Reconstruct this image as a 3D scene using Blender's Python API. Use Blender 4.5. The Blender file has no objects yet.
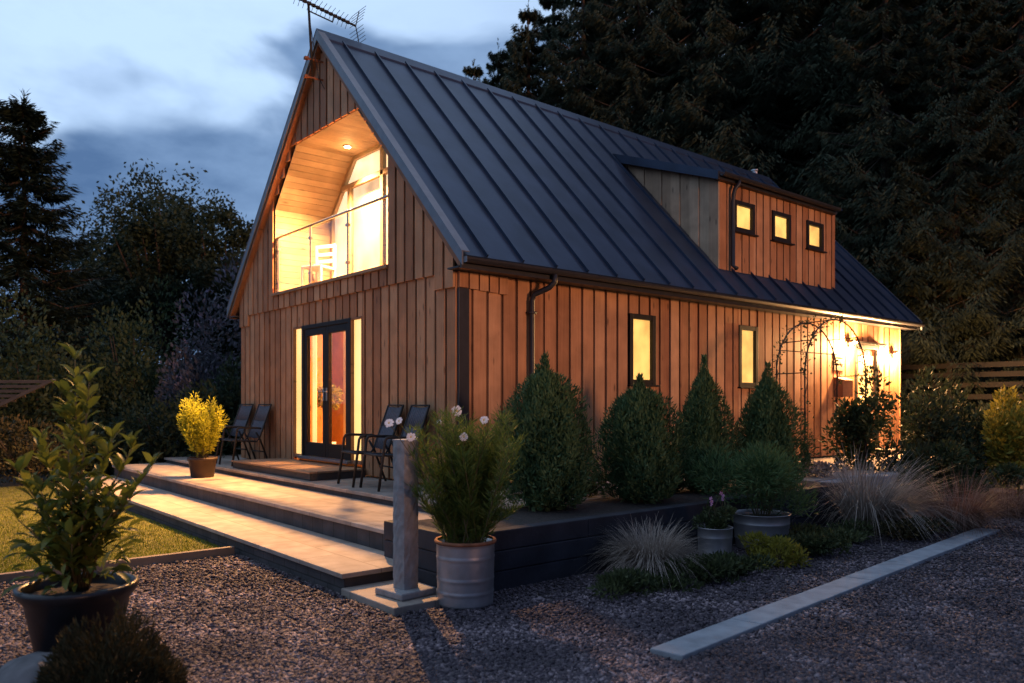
import bpy, bmesh, math, random
import numpy as np
from mathutils import Vector, Matrix

R = math.radians
PI = math.pi
S = bpy.context.scene
COL = S.collection
random.seed(4)
RNG = np.random.default_rng(7)

# ------------------------------------------------------------------ camera
cam_d = bpy.data.cameras.new('camera')
cam = bpy.data.objects.new('camera', cam_d)
COL.objects.link(cam)
YAW = 0.8714
CX, CY, F = 7.795, -5.666, 788.68
cam.location = (CX, CY, 0.0)
cam.rotation_euler = (PI / 2, 0, YAW)
cam_d.sensor_width = 36.0
cam_d.lens = F / 1024 * 36
cam_d.shift_y = 60.55 / 1024
cam_d.clip_start = 0.05
cam_d.clip_end = 3000
cam_d.dof.use_dof = True
cam_d.dof.focus_distance = 9.0
cam_d.dof.aperture_fstop = 1.6
S.camera = cam
SN, CS = math.sin(YAW), math.cos(YAW)

# ------------------------------------------------------------------ world: dusk sky with a cloud bank
w = bpy.data.worlds.new('World')
S.world = w
w.use_nodes = True
nt = w.node_tree
nt.nodes.clear()
def N(t, **k):
    n = nt.nodes.new(t)
    for a, b in k.items():
        setattr(n, a, b)
    return n
L = lambda a, b: nt.links.new(a, b)
SUN_EL, SUN_AZ = 3.0, 91.0
out = N('ShaderNodeOutputWorld')
bg = N('ShaderNodeBackground')
sky = N('ShaderNodeTexSky', sky_type='NISHITA')
sky.sun_disc = False
sky.sun_elevation = R(SUN_EL)
sky.sun_rotation = R(SUN_AZ)
sky.air_density = 1.0
sky.ozone_density = 3.0
tc = N('ShaderNodeTexCoord')
sep = N('ShaderNodeSeparateXYZ')
L(tc.outputs['Generated'], sep.inputs[0])
# evening glow towards the open side of the valley, dark behind the camera
dot = N('ShaderNodeVectorMath', operation='DOT_PRODUCT')
L(tc.outputs['Generated'], dot.inputs[0])
dot.inputs[1].default_value = (-0.88, -0.22, 0.32)
glow = N('ShaderNodeMapRange')
glow.inputs[1].default_value = -0.35
glow.inputs[2].default_value = 0.80
glow.inputs[3].default_value = 0.0
glow.inputs[4].default_value = 1.0
L(dot.outputs['Value'], glow.inputs[0])
clear = N('ShaderNodeMix', data_type='RGBA')
clear.inputs[6].default_value = (0.082, 0.128, 0.285, 1)
clear.inputs[7].default_value = (0.60, 0.82, 1.14, 1)
L(glow.outputs[0], clear.inputs[0])
tint = N('ShaderNodeMix', data_type='RGBA', blend_type='ADD')
tint.inputs[0].default_value = 0.012
L(clear.outputs[2], tint.inputs[6])
L(sky.outputs[0], tint.inputs[7])
# clouds
mapn = N('ShaderNodeMapping')
mapn.inputs['Scale'].default_value = (1.0, 1.0, 2.3)
mapn.inputs['Location'].default_value = (0.35, 0.2, 0.1)
L(tc.outputs['Generated'], mapn.inputs[0])
no = N('ShaderNodeTexNoise')
no.inputs['Scale'].default_value = 2.6
no.inputs['Detail'].default_value = 6
no.inputs['Roughness'].default_value = 0.42
no.inputs['Distortion'].default_value = 0.25
L(mapn.outputs[0], no.inputs['Vector'])
# a bank of cloud lying low over the horizon, ragged on top
bank = N('ShaderNodeMath', operation='MULTIPLY_ADD')
L(no.outputs['Fac'], bank.inputs[0])
bank.inputs[1].default_value = 0.62
bank.inputs[2].default_value = 0.085
dif = N('ShaderNodeMath', operation='SUBTRACT')
L(bank.outputs[0], dif.inputs[0])
L(sep.outputs['Z'], dif.inputs[1])
cm = N('ShaderNodeMapRange', interpolation_type='SMOOTHSTEP')
cm.inputs[1].default_value = -0.022
cm.inputs[2].default_value = 0.030
L(dif.outputs[0], cm.inputs[0])
no2 = N('ShaderNodeTexNoise')
no2.inputs['Scale'].default_value = 6.0
no2.inputs['Detail'].default_value = 7
no2.inputs['Roughness'].default_value = 0.55
L(mapn.outputs[0], no2.inputs['Vector'])
cr = N('ShaderNodeValToRGB')
cr.color_ramp.elements[0].position = 0.35
cr.color_ramp.elements[0].color = (0.095, 0.185, 0.37, 1)
cr.color_ramp.elements[1].position = 0.72
cr.color_ramp.elements[1].color = (0.25, 0.40, 0.66, 1)
L(no2.outputs['Fac'], cr.inputs[0])
# thin high veil over the clear part
veil = N('ShaderNodeMix', data_type='RGBA')
veil.inputs[7].default_value = (0.36, 0.50, 0.76, 1)
vr = N('ShaderNodeMapRange')
vr.inputs[1].default_value = 0.47
vr.inputs[2].default_value = 0.70
vr.inputs[3].default_value = 0.0
vr.inputs[4].default_value = 0.3
L(no2.outputs['Fac'], vr.inputs[0])
vg = N('ShaderNodeMath', operation='MULTIPLY')
L(vr.outputs[0], vg.inputs[0]); L(glow.outputs[0], vg.inputs[1])
L(vg.outputs[0], veil.inputs[0])
L(tint.outputs[2], veil.inputs[6])
cmix = N('ShaderNodeMix', data_type='RGBA')
cg = N('ShaderNodeMath', operation='MULTIPLY')
L(cm.outputs[0], cg.inputs[0]); L(glow.outputs[0], cg.inputs[1])
L(cg.outputs[0], cmix.inputs[0])
L(veil.outputs[2], cmix.inputs[6])
L(cr.outputs[0], cmix.inputs[7])
L(cmix.outputs[2], bg.inputs[0])
bg.inputs[1].default_value = 1.0
L(bg.outputs[0], out.inputs[0])

# last afterglow from behind the camera's right shoulder, very soft
sd = bpy.data.lights.new('sun', 'SUN')
sun = bpy.data.objects.new('sun', sd)
COL.objects.link(sun)
sd.energy = 1.7
sd.angle = R(7)
sd.color = (1.0, 0.49, 0.26)
_az, _el = R(SUN_AZ), R(SUN_EL)
_d = Vector((math.sin(_az) * math.cos(_el), math.cos(_az) * math.cos(_el), math.sin(_el)))
sun.rotation_euler = (-_d).to_track_quat('-Z', 'Y').to_euler()

S.render.engine = 'CYCLES'
S.view_settings.view_transform = 'Standard'
S.view_settings.look = 'None'
S.view_settings.exposure = 0.0
S.view_settings.gamma = 1.0
S.view_settings.use_curve_mapping = False
S.cycles.use_denoising = True
S.cycles.max_bounces = 8
S.cycles.transparent_max_bounces = 16
S.cycles.sample_clamp_indirect = 6.0
S.cycles.caustics_reflective = False
S.cycles.caustics_refractive = False

# ------------------------------------------------------------------ materials
def new_mat(name):
    m = bpy.data.materials.new(name)
    m.use_nodes = True
    t = m.node_tree
    return m, t, t.nodes['Principled BSDF']

def node(t, typ, **k):
    n = t.nodes.new(typ)
    for a, b in k.items():
        setattr(n, a, b)
    return n

def ramp(t, stops):
    r = node(t, 'ShaderNodeValToRGB')
    e = r.color_ramp.elements
    e[0].position, e[0].color = stops[0][0], (*stops[0][1], 1)
    e[1].position, e[1].color = stops[-1][0], (*stops[-1][1], 1)
    for p, c in stops[1:-1]:
        x = e.new(p); x.color = (*c, 1)
    return r

def simple(name, col, rough=0.6, metal=0.0, var=0.25, scale=8.0, bump=0.15, bscale=60.0, spec=0.4):
    m, t, b = new_mat(name)
    tcn = node(t, 'ShaderNodeTexCoord')
    n1 = node(t, 'ShaderNodeTexNoise')
    n1.inputs['Scale'].default_value = scale
    n1.inputs['Detail'].default_value = 6
    t.links.new(tcn.outputs['Object'], n1.inputs['Vector'])
    lo = tuple(c * (1 - var) for c in col); hi = tuple(min(1, c * (1 + var)) for c in col)
    r = ramp(t, [(0.3, lo), (0.7, hi)])
    t.links.new(n1.outputs['Fac'], r.inputs[0])
    t.links.new(r.outputs[0], b.inputs['Base Color'])
    b.inputs['Roughness'].default_value = rough
    b.inputs['Metallic'].default_value = metal
    b.inputs['Specular IOR Level'].default_value = spec
    if bump:
        n2 = node(t, 'ShaderNodeTexNoise')
        n2.inputs['Scale'].default_value = bscale
        n2.inputs['Detail'].default_value = 4
        t.links.new(tcn.outputs['Object'], n2.inputs['Vector'])
        bp = node(t, 'ShaderNodeBump')
        bp.inputs['Strength'].default_value = bump
        bp.inputs['Distance'].default_value = 0.01
        t.links.new(n2.outputs['Fac'], bp.inputs['Height'])
        t.links.new(bp.outputs[0], b.inputs['Normal'])
    return m

def wood(name, cols, along='Z', rough=0.65, grain=0.5):
    """boards: tone per board (island), grain streaks along one axis"""
    m, t, b = new_mat(name)
    tcn = node(t, 'ShaderNodeTexCoord')
    geo = node(t, 'ShaderNodeNewGeometry')
    mp = node(t, 'ShaderNodeMapping')
    sc = {'X': (1.5, 40, 40), 'Y': (40, 1.5, 40), 'Z': (40, 40, 1.5)}[along]
    mp.inputs['Scale'].default_value = sc
    t.links.new(tcn.outputs['Object'], mp.inputs[0])
    off = node(t, 'ShaderNodeVectorMath', operation='ADD')
    mul = node(t, 'ShaderNodeMath', operation='MULTIPLY')
    mul.inputs[1].default_value = 37.0
    t.links.new(geo.outputs['Random Per Island'], mul.inputs[0])
    t.links.new(mp.outputs[0], off.inputs[0]); t.links.new(mul.outputs[0], off.inputs[1])
    n1 = node(t, 'ShaderNodeTexNoise')
    n1.inputs['Scale'].default_value = 1.0
    n1.inputs['Detail'].default_value = 6
    n1.inputs['Distortion'].default_value = 0.6
    t.links.new(off.outputs[0], n1.inputs['Vector'])
    mixf = node(t, 'ShaderNodeMath', operation='MULTIPLY_ADD')
    t.links.new(n1.outputs['Fac'], mixf.inputs[0])
    mixf.inputs[1].default_value = grain
    m2 = node(t, 'ShaderNodeMath', operation='MULTIPLY_ADD')
    t.links.new(geo.outputs['Random Per Island'], m2.inputs[0])
    m2.inputs[1].default_value = 0.55
    m2.inputs[2].default_value = -0.05
    t.links.new(m2.outputs[0], mixf.inputs[2])
    n = len(cols)
    r = ramp(t, [(0.1 + 0.75 * i / (n - 1), c) for i, c in enumerate(cols)])
    t.links.new(mixf.outputs[0], r.inputs[0])
    # knots and blotches
    kn = node(t, 'ShaderNodeTexNoise')
    kn.inputs['Scale'].default_value = 3.0
    kn.inputs['Detail'].default_value = 5
    t.links.new(tcn.outputs['Object'], kn.inputs['Vector'])
    km = node(t, 'ShaderNodeMapRange')
    km.inputs[1].default_value = 0.35; km.inputs[2].default_value = 0.7
    km.inputs[3].default_value = 0.78; km.inputs[4].default_value = 1.1
    t.links.new(kn.outputs['Fac'], km.inputs[0])
    vo = node(t, 'ShaderNodeTexVoronoi'); vo.inputs['Scale'].default_value = 1.0
    mp3 = node(t, 'ShaderNodeMapping'); mp3.inputs['Scale'].default_value = tuple({40: 7.0, 1.5: 2.2}[q] for q in sc)
    t.links.new(tcn.outputs['Object'], mp3.inputs[0]); t.links.new(mp3.outputs[0], vo.inputs['Vector'])
    vk = node(t, 'ShaderNodeMapRange'); vk.inputs[1].default_value = 0.06; vk.inputs[2].default_value = 0.16
    vk.inputs[3].default_value = 0.45; vk.inputs[4].default_value = 1.0
    t.links.new(vo.outputs['Distance'], vk.inputs[0])
    kk = node(t, 'ShaderNodeMath', operation='MULTIPLY')
    t.links.new(km.outputs[0], kk.inputs[0]); t.links.new(vk.outputs[0], kk.inputs[1]); km = kk
    mx = node(t, 'ShaderNodeMix', data_type='RGBA', blend_type='MULTIPLY')
    mx.inputs[0].default_value = 1.0
    t.links.new(r.outputs[0], mx.inputs[6]); t.links.new(km.outputs[0], mx.inputs[7])
    t.links.new(mx.outputs[2], b.inputs['Base Color'])
    b.inputs['Roughness'].default_value = rough
    b.inputs['Specular IOR Level'].default_value = 0.3
    bp = node(t, 'ShaderNodeBump')
    bp.inputs['Strength'].default_value = 0.35
    bp.inputs['Distance'].default_value = 0.004
    t.links.new(n1.outputs['Fac'], bp.inputs['Height'])
    t.links.new(bp.outputs[0], b.inputs['Normal'])
    return m

def leafy(name, c0, c1, c2=None, trans=0.35, rough=0.55, spec=0.3, isl=0.6, nsc=1.7):
    m, t, b = new_mat(name)
    geo = node(t, 'ShaderNodeNewGeometry')
    tcn = node(t, 'ShaderNodeTexCoord')
    n1 = node(t, 'ShaderNodeTexNoise')
    n1.inputs['Scale'].default_value = nsc
    t.links.new(tcn.outputs['Object'], n1.inputs['Vector'])
    ad = node(t, 'ShaderNodeMath', operation='MULTIPLY_ADD')
    t.links.new(geo.outputs['Random Per Island'], ad.inputs[0])
    ad.inputs[1].default_value = isl
    ad2 = node(t, 'ShaderNodeMath', operation='MULTIPLY_ADD')
    t.links.new(n1.outputs['Fac'], ad2.inputs[0])
    ad2.inputs[1].default_value = 0.9
    ad2.inputs[2].default_value = -0.25
    t.links.new(ad2.outputs[0], ad.inputs[2])
    stops = [(0.1, c0), (0.9, c1)] if c2 is None else [(0.1, c0), (0.65, c1), (0.95, c2)]
    r = ramp(t, stops)
    t.links.new(ad.outputs[0], r.inputs[0])
    t.links.new(r.outputs[0], b.inputs['Base Color'])
    b.inputs['Roughness'].default_value = rough
    b.inputs['Specular IOR Level'].default_value = spec
    tr = node(t, 'ShaderNodeBsdfTranslucent')
    t.links.new(r.outputs[0], tr.inputs[0])
    ms = node(t, 'ShaderNodeMixShader')
    ms.inputs[0].default_value = trans
    o = t.nodes['Material Output']
    t.links.new(b.outputs[0], ms.inputs[1]); t.links.new(tr.outputs[0], ms.inputs[2])
    t.links.new(ms.outputs[0], o.inputs[0])
    return m

def glassy(name, tint=(1, 1, 1), refl=0.9):
    m = bpy.data.materials.new(name); m.use_nodes = True
    t = m.node_tree; t.nodes.clear()
    o = node(t, 'ShaderNodeOutputMaterial')
    tr = node(t, 'ShaderNodeBsdfTransparent'); tr.inputs[0].default_value = (*tint, 1)
    gl = node(t, 'ShaderNodeBsdfGlossy'); gl.inputs['Roughness'].default_value = 0.02
    lw = node(t, 'ShaderNodeLayerWeight'); lw.inputs[0].default_value = 0.5
    fr = node(t, 'ShaderNodeMath', operation='POWER'); fr.inputs[1].default_value = 4.0
    t.links.new(lw.outputs['Facing'], fr.inputs[0])
    mu = node(t, 'ShaderNodeMath', operation='MULTIPLY_ADD'); mu.inputs[1].default_value = refl; mu.inputs[2].default_value = 0.04
    ms = node(t, 'ShaderNodeMixShader')
    t.links.new(fr.outputs[0], mu.inputs[0]); t.links.new(mu.outputs[0], ms.inputs[0])
    t.links.new(tr.outputs[0], ms.inputs[1]); t.links.new(gl.outputs[0], ms.inputs[2])
    t.links.new(ms.outputs[0], o.inputs[0])
    return m

def lit(name, col, strength, scale=2.0, var=0.25):
    """something that gives off light: a lit blind, a lamp"""
    m, t, b = new_mat(name)
    tcn = node(t, 'ShaderNodeTexCoord')
    n1 = node(t, 'ShaderNodeTexNoise'); n1.inputs['Scale'].default_value = scale
    t.links.new(tcn.outputs['Object'], n1.inputs['Vector'])
    mr = node(t, 'ShaderNodeMapRange')
    mr.inputs[1].default_value = 0.3; mr.inputs[2].default_value = 0.7
    mr.inputs[3].default_value = strength * (1 - var); mr.inputs[4].default_value = strength * (1 + var)
    t.links.new(n1.outputs['Fac'], mr.inputs[0])
    b.inputs['Base Color'].default_value = (*[c * 0.6 for c in col], 1)
    b.inputs['Emission Color'].default_value = (*col, 1)
    t.links.new(mr.outputs[0], b.inputs['Emission Strength'])
    b.inputs['Roughness'].default_value = 0.35
    return m

def paving_mat(name, c, joint, bw, bh, axis='XY'):
    m, t, b = new_mat(name)
    tcn = node(t, 'ShaderNodeTexCoord')
    mp = node(t, 'ShaderNodeMapping')
    if axis == 'XZ':
        mp.inputs['Rotation'].default_value = (R(-90), 0, 0)
    elif axis == 'YZ':
        mp.inputs['Rotation'].default_value = (R(-90), 0, R(-90))
        mp.vector_type = 'TEXTURE'
        mp.inputs['Rotation'].default_value = (R(90), 0, R(90))
    t.links.new(tcn.outputs['Object'], mp.inputs[0])
    br = node(t, 'ShaderNodeTexBrick')
    br.inputs['Color1'].default_value = (*c, 1)
    br.inputs['Color2'].default_value = (*[x * 0.78 for x in c], 1)
    br.inputs['Mortar'].default_value = (*joint, 1)
    br.inputs['Scale'].default_value = 1.0
    br.inputs['Mortar Size'].default_value = 0.006
    br.inputs['Brick Width'].default_value = bw
    br.inputs['Row Height'].default_value = bh
    t.links.new(mp.outputs[0], br.inputs['Vector'])
    n1 = node(t, 'ShaderNodeTexNoise'); n1.inputs['Scale'].default_value = 5.0; n1.inputs['Detail'].default_value = 8
    t.links.new(tcn.outputs['Object'], n1.inputs['Vector'])
    mr = node(t, 'ShaderNodeMapRange')
    mr.inputs[1].default_value = 0.3; mr.inputs[2].default_value = 0.7
    mr.inputs[3].default_value = 0.72; mr.inputs[4].default_value = 1.12
    t.links.new(n1.outputs['Fac'], mr.inputs[0])
    mx = node(t, 'ShaderNodeMix', data_type='RGBA', blend_type='MULTIPLY'); mx.inputs[0].default_value = 1
    t.links.new(br.outputs['Color'], mx.inputs[6]); t.links.new(mr.outputs[0], mx.inputs[7])
    t.links.new(mx.outputs[2], b.inputs['Base Color'])
    b.inputs['Roughness'].default_value = 0.75
    b.inputs['Specular IOR Level'].default_value = 0.3
    n2 = node(t, 'ShaderNodeTexNoise'); n2.inputs['Scale'].default_value = 90.0; n2.inputs['Detail'].default_value = 4
    t.links.new(tcn.outputs['Object'], n2.inputs['Vector'])
    sb = node(t, 'ShaderNodeMath', operation='MULTIPLY_ADD')
    t.links.new(br.outputs['Fac'], sb.inputs[0]); sb.inputs[1].default_value = -1.2
    t.links.new(n2.outputs['Fac'], sb.inputs[2])
    bp = node(t, 'ShaderNodeBump'); bp.inputs['Strength'].default_value = 0.4; bp.inputs['Distance'].default_value = 0.005
    t.links.new(sb.outputs[0], bp.inputs['Height'])
    t.links.new(bp.outputs[0], b.inputs['Normal'])
    return m

M = {}
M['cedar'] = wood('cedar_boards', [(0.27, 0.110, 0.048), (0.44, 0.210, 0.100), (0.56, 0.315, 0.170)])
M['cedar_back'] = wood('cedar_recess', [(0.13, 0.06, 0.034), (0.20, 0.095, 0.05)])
M['cedar_grey'] = wood('weathered_boards', [(0.36, 0.22, 0.135), (0.52, 0.345, 0.22), (0.64, 0.45, 0.30)])
M['lining'] = wood('lining_boards', [(0.19, 0.145, 0.10), (0.25, 0.195, 0.135), (0.30, 0.24, 0.17)], along='Y')
M['oak'] = wood('interior_oak', [(0.46, 0.22, 0.07), (0.56, 0.30, 0.10)])
M['deckwood'] = wood('deck_boards', [(0.28, 0.17, 0.10), (0.40, 0.25, 0.15)], along='X')
M['oldwood'] = wood('weathered_timber', [(0.05, 0.042, 0.038), (0.09, 0.075, 0.066)], along='X')
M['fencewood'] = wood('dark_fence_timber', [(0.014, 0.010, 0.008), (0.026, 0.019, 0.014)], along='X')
M['oldwood_y'] = wood('edging_timber', [(0.22, 0.16, 0.11), (0.36, 0.27, 0.18)], along='Y')
M['roof'] = simple('standing_seam_metal', (0.029, 0.047, 0.088), rough=0.40, metal=0.5, var=0.22, scale=2.2, bump=0.25, bscale=2.2, spec=0.5)
M['trim'] = simple('bargeboard_metal', (0.16, 0.18, 0.21), rough=0.4, metal=0.5, var=0.1, bump=0)
M['dark'] = simple('dark_metal', (0.022, 0.022, 0.026), rough=0.45, var=0.2, bump=0.03)
M['frame'] = simple('dark_window_frame', (0.016, 0.014, 0.014), rough=0.5, var=0.15, bump=0, spec=0.2)
M['soffit'] = wood('soffit_timber', [(0.20, 0.09, 0.05), (0.30, 0.15, 0.08)], along='Y')
M['glass'] = glassy('window_glass')
M['steel'] = simple('brushed_steel', (0.55, 0.54, 0.52), rough=0.3, metal=1.0, var=0.1, bump=0)
M['white'] = simple('white_paint', (0.75, 0.74, 0.70), rough=0.5, var=0.05, bump=0.05)
M['blind'] = lit('lit_window_blind', (1.0, 0.58, 0.15), 1.2, scale=2.6, var=0.35)
M['blind_s'] = lit('lit_blind_and_jamb_glow', (1.0, 0.64, 0.22), 1.5, scale=1.2, var=0.12)
M['screen'] = lit('lit_balcony_curtain', (1.0, 0.80, 0.50), 1.0, scale=1.8, var=0.45)
M['bulb'] = lit('lamp_bulb', (1.0, 0.70, 0.36), 60.0, var=0.0)
M['bulb2'] = lit('wall_lamp_bulb', (1.0, 0.66, 0.30), 45.0, var=0.0)
M['paver'] = paving_mat('stone_paving', (0.42, 0.34, 0.28), (0.24, 0.19, 0.15), 0.9, 0.46)
M['riser'] = paving_mat('stone_riser_blocks', (0.085, 0.075, 0.075), (0.035, 0.032, 0.03), 0.24, 0.30, 'XZ')
M['riser_y'] = paving_mat('stone_side_blocks', (0.085, 0.075, 0.075), (0.035, 0.032, 0.03), 0.24, 0.30, 'YZ')
M['sleeper'] = simple('dark_sleeper', (0.026, 0.026, 0.034), rough=0.75, var=0.35, scale=4, bump=0.5, bscale=25)
M['granite'] = simple('rough_granite', (0.27, 0.26, 0.26), rough=0.8, var=0.25, scale=12, bump=0.8, bscale=18)
M['concrete'] = simple('concrete_edging', (0.29, 0.30, 0.32), rough=0.85, var=0.22, scale=6, bump=0.4, bscale=80)
M['rock'] = simple('pale_rock', (0.13, 0.12, 0.12), rough=0.85, var=0.4, scale=7, bump=0.8, bscale=14)
M['galv'] = simple('galvanised_steel', (0.46, 0.44, 0.45), rough=0.42, metal=0.75, var=0.2, scale=6, bump=0.05, bscale=16)
M['rust'] = simple('rusty_rim', (0.30, 0.12, 0.06), rough=0.8, metal=0.2, var=0.4, bump=0.3)
M['blackpot'] = simple('black_glazed_pot', (0.018, 0.017, 0.018), rough=0.35, var=0.3, bump=0.1, bscale=20)
M['brownpot'] = simple('brown_pot', (0.05, 0.028, 0.018), rough=0.6, var=0.3, bump=0.15)
M['soil'] = simple('dark_soil', (0.045, 0.034, 0.028), rough=0.95, var=0.5, scale=30, bump=1.0, bscale=45)
M['sling'] = simple('grey_sling_fabric', (0.085, 0.085, 0.105), rough=0.8, var=0.2, scale=40, bump=0.3, bscale=300)
M['iron'] = simple('black_iron', (0.03, 0.025, 0.022), rough=0.55, metal=0.3, var=0.4, bump=0.1)
M['bark'] = simple('bark', (0.07, 0.05, 0.038), rough=0.9, var=0.5, scale=14, bump=0.9, bscale=22)
M['stem'] = simple('green_stem', (0.09, 0.075, 0.035), rough=0.7, var=0.3, bump=0.1)
M['petal'] = simple('white_petal', (0.80, 0.76, 0.74), rough=0.6, var=0.06, bump=0)
M['pink'] = simple('pink_petal', (0.55, 0.22, 0.42), rough=0.6, var=0.2, bump=0)
M['yellowc'] = simple('flower_centre', (0.65, 0.42, 0.05), rough=0.7, var=0.2, bump=0)
M['spruce'] = leafy('spruce_needles', (0.010, 0.020, 0.015), (0.030, 0.048, 0.030), (0.055, 0.075, 0.045), trans=0.12, spec=0.1)
M['fir'] = leafy('forest_needles', (0.050, 0.066, 0.046), (0.105, 0.122, 0.075), (0.20, 0.180, 0.095), trans=0.35, spec=0.05, isl=0.3, nsc=0.7)
M['broad'] = leafy('broadleaf', (0.014, 0.026, 0.016), (0.04, 0.060, 0.032), (0.07, 0.095, 0.05), trans=0.25, spec=0.15)
M['bushleaf'] = leafy('bush_leaf', (0.02, 0.034, 0.016), (0.055, 0.080, 0.032), (0.10, 0.12, 0.05), trans=0.25, spec=0.2)
M['lilac'] = leafy('greyish_lilac_leaf', (0.045, 0.05, 0.055), (0.11, 0.11, 0.13), (0.26, 0.22, 0.30), trans=0.25, spec=0.2)
M['cypress'] = leafy('cypress_spray', (0.034, 0.072, 0.030), (0.082, 0.145, 0.058), (0.145, 0.21, 0.09), trans=0.2, spec=0.2)
M['feather'] = leafy('feathery_green', (0.055, 0.095, 0.022), (0.12, 0.18, 0.04), (0.23, 0.28, 0.06), trans=0.4, spec=0.2)
M['feather2'] = leafy('soft_dark_green', (0.04, 0.085, 0.032), (0.09, 0.16, 0.06), (0.15, 0.22, 0.08), trans=0.35, spec=0.2)
M['golden'] = leafy('golden_leaf', (0.24, 0.26, 0.025), (0.48, 0.47, 0.04), (0.68, 0.64, 0.09), trans=0.5, spec=0.25)
M['laurel'] = leafy('broad_glossy_leaf', (0.060, 0.088, 0.018), (0.150, 0.185, 0.034), (0.27, 0.28, 0.055), trans=0.45, rough=0.45, spec=0.35)
M['heather'] = leafy('heather_sprig', (0.026, 0.029, 0.016), (0.065, 0.056, 0.028), (0.14, 0.095, 0.040), trans=0.2, spec=0.1)
M['straw'] = leafy('straw_blade', (0.15, 0.115, 0.095), (0.31, 0.25, 0.21), (0.46, 0.39, 0.33), trans=0.3, spec=0.2)
M['pale'] = leafy('pale_grass_blade', (0.20, 0.155, 0.125), (0.40, 0.325, 0.27), (0.58, 0.49, 0.41), trans=0.3, spec=0.2)
M['straw2'] = leafy('reddish_blade', (0.12, 0.055, 0.04), (0.26, 0.14, 0.10), (0.36, 0.23, 0.16), trans=0.3, spec=0.2)
M['cover'] = leafy('low_cover_leaf', (0.03, 0.042, 0.020), (0.075, 0.090, 0.035), (0.13, 0.15, 0.06), trans=0.25, spec=0.2)
M['lime'] = leafy('lime_yellow_leaf', (0.14, 0.13, 0.02), (0.30, 0.26, 0.04), (0.42, 0.36, 0.07), trans=0.35, spec=0.2)
M['grassb'] = leafy('lawn_blade', (0.055, 0.062, 0.006), (0.16, 0.19, 0.009), (0.26, 0.285, 0.016), trans=0.35, spec=0.15)
M['pebble'] = leafy('gravel_stone', (0.032, 0.025, 0.032), (0.104, 0.080, 0.092), (0.40, 0.31, 0.32), trans=0.0, rough=0.75, spec=0.35)

def ground_gravel():
    m, t, b = new_mat('gravel_ground')
    tcn = node(t, 'ShaderNodeTexCoord')
    v = node(t, 'ShaderNodeTexVoronoi'); v.inputs['Scale'].default_value = 38.0
    t.links.new(tcn.outputs['Object'], v.inputs['Vector'])
    sepc = node(t, 'ShaderNodeSeparateColor')
    t.links.new(v.outputs['Color'], sepc.inputs[0])
    r = ramp(t, [(0.0, (0.03, 0.023, 0.026)), (0.7, (0.09, 0.068, 0.07)), (1.0, (0.24, 0.19, 0.185))])
    t.links.new(sepc.outputs[0], r.inputs[0])
    t.links.new(r.outputs[0], b.inputs['Base Color'])
    b.inputs['Roughness'].default_value = 0.8
    bp = node(t, 'ShaderNodeBump'); bp.inputs['Strength'].default_value = 1.0; bp.inputs['Distance'].default_value = 0.02
    bp.invert = True
    t.links.new(v.outputs['Distance'], bp.inputs['Height'])
    t.links.new(bp.outputs[0], b.inputs['Normal'])
    return m
M['gravel'] = ground_gravel()
M['lawn'] = simple('lawn_turf', (0.11, 0.10, 0.012), rough=0.95, var=0.4, scale=6, bump=0.8, bscale=90)
M['hill'] = simple('woodland_floor', (0.020, 0.020, 0.014), rough=1.0, var=0.5, scale=1.0, bump=0.5, bscale=3)
M['ground'] = simple('bare_earth', (0.040, 0.034, 0.026), rough=0.95, var=0.5, scale=2.0, bump=0.8, bscale=12)

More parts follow.
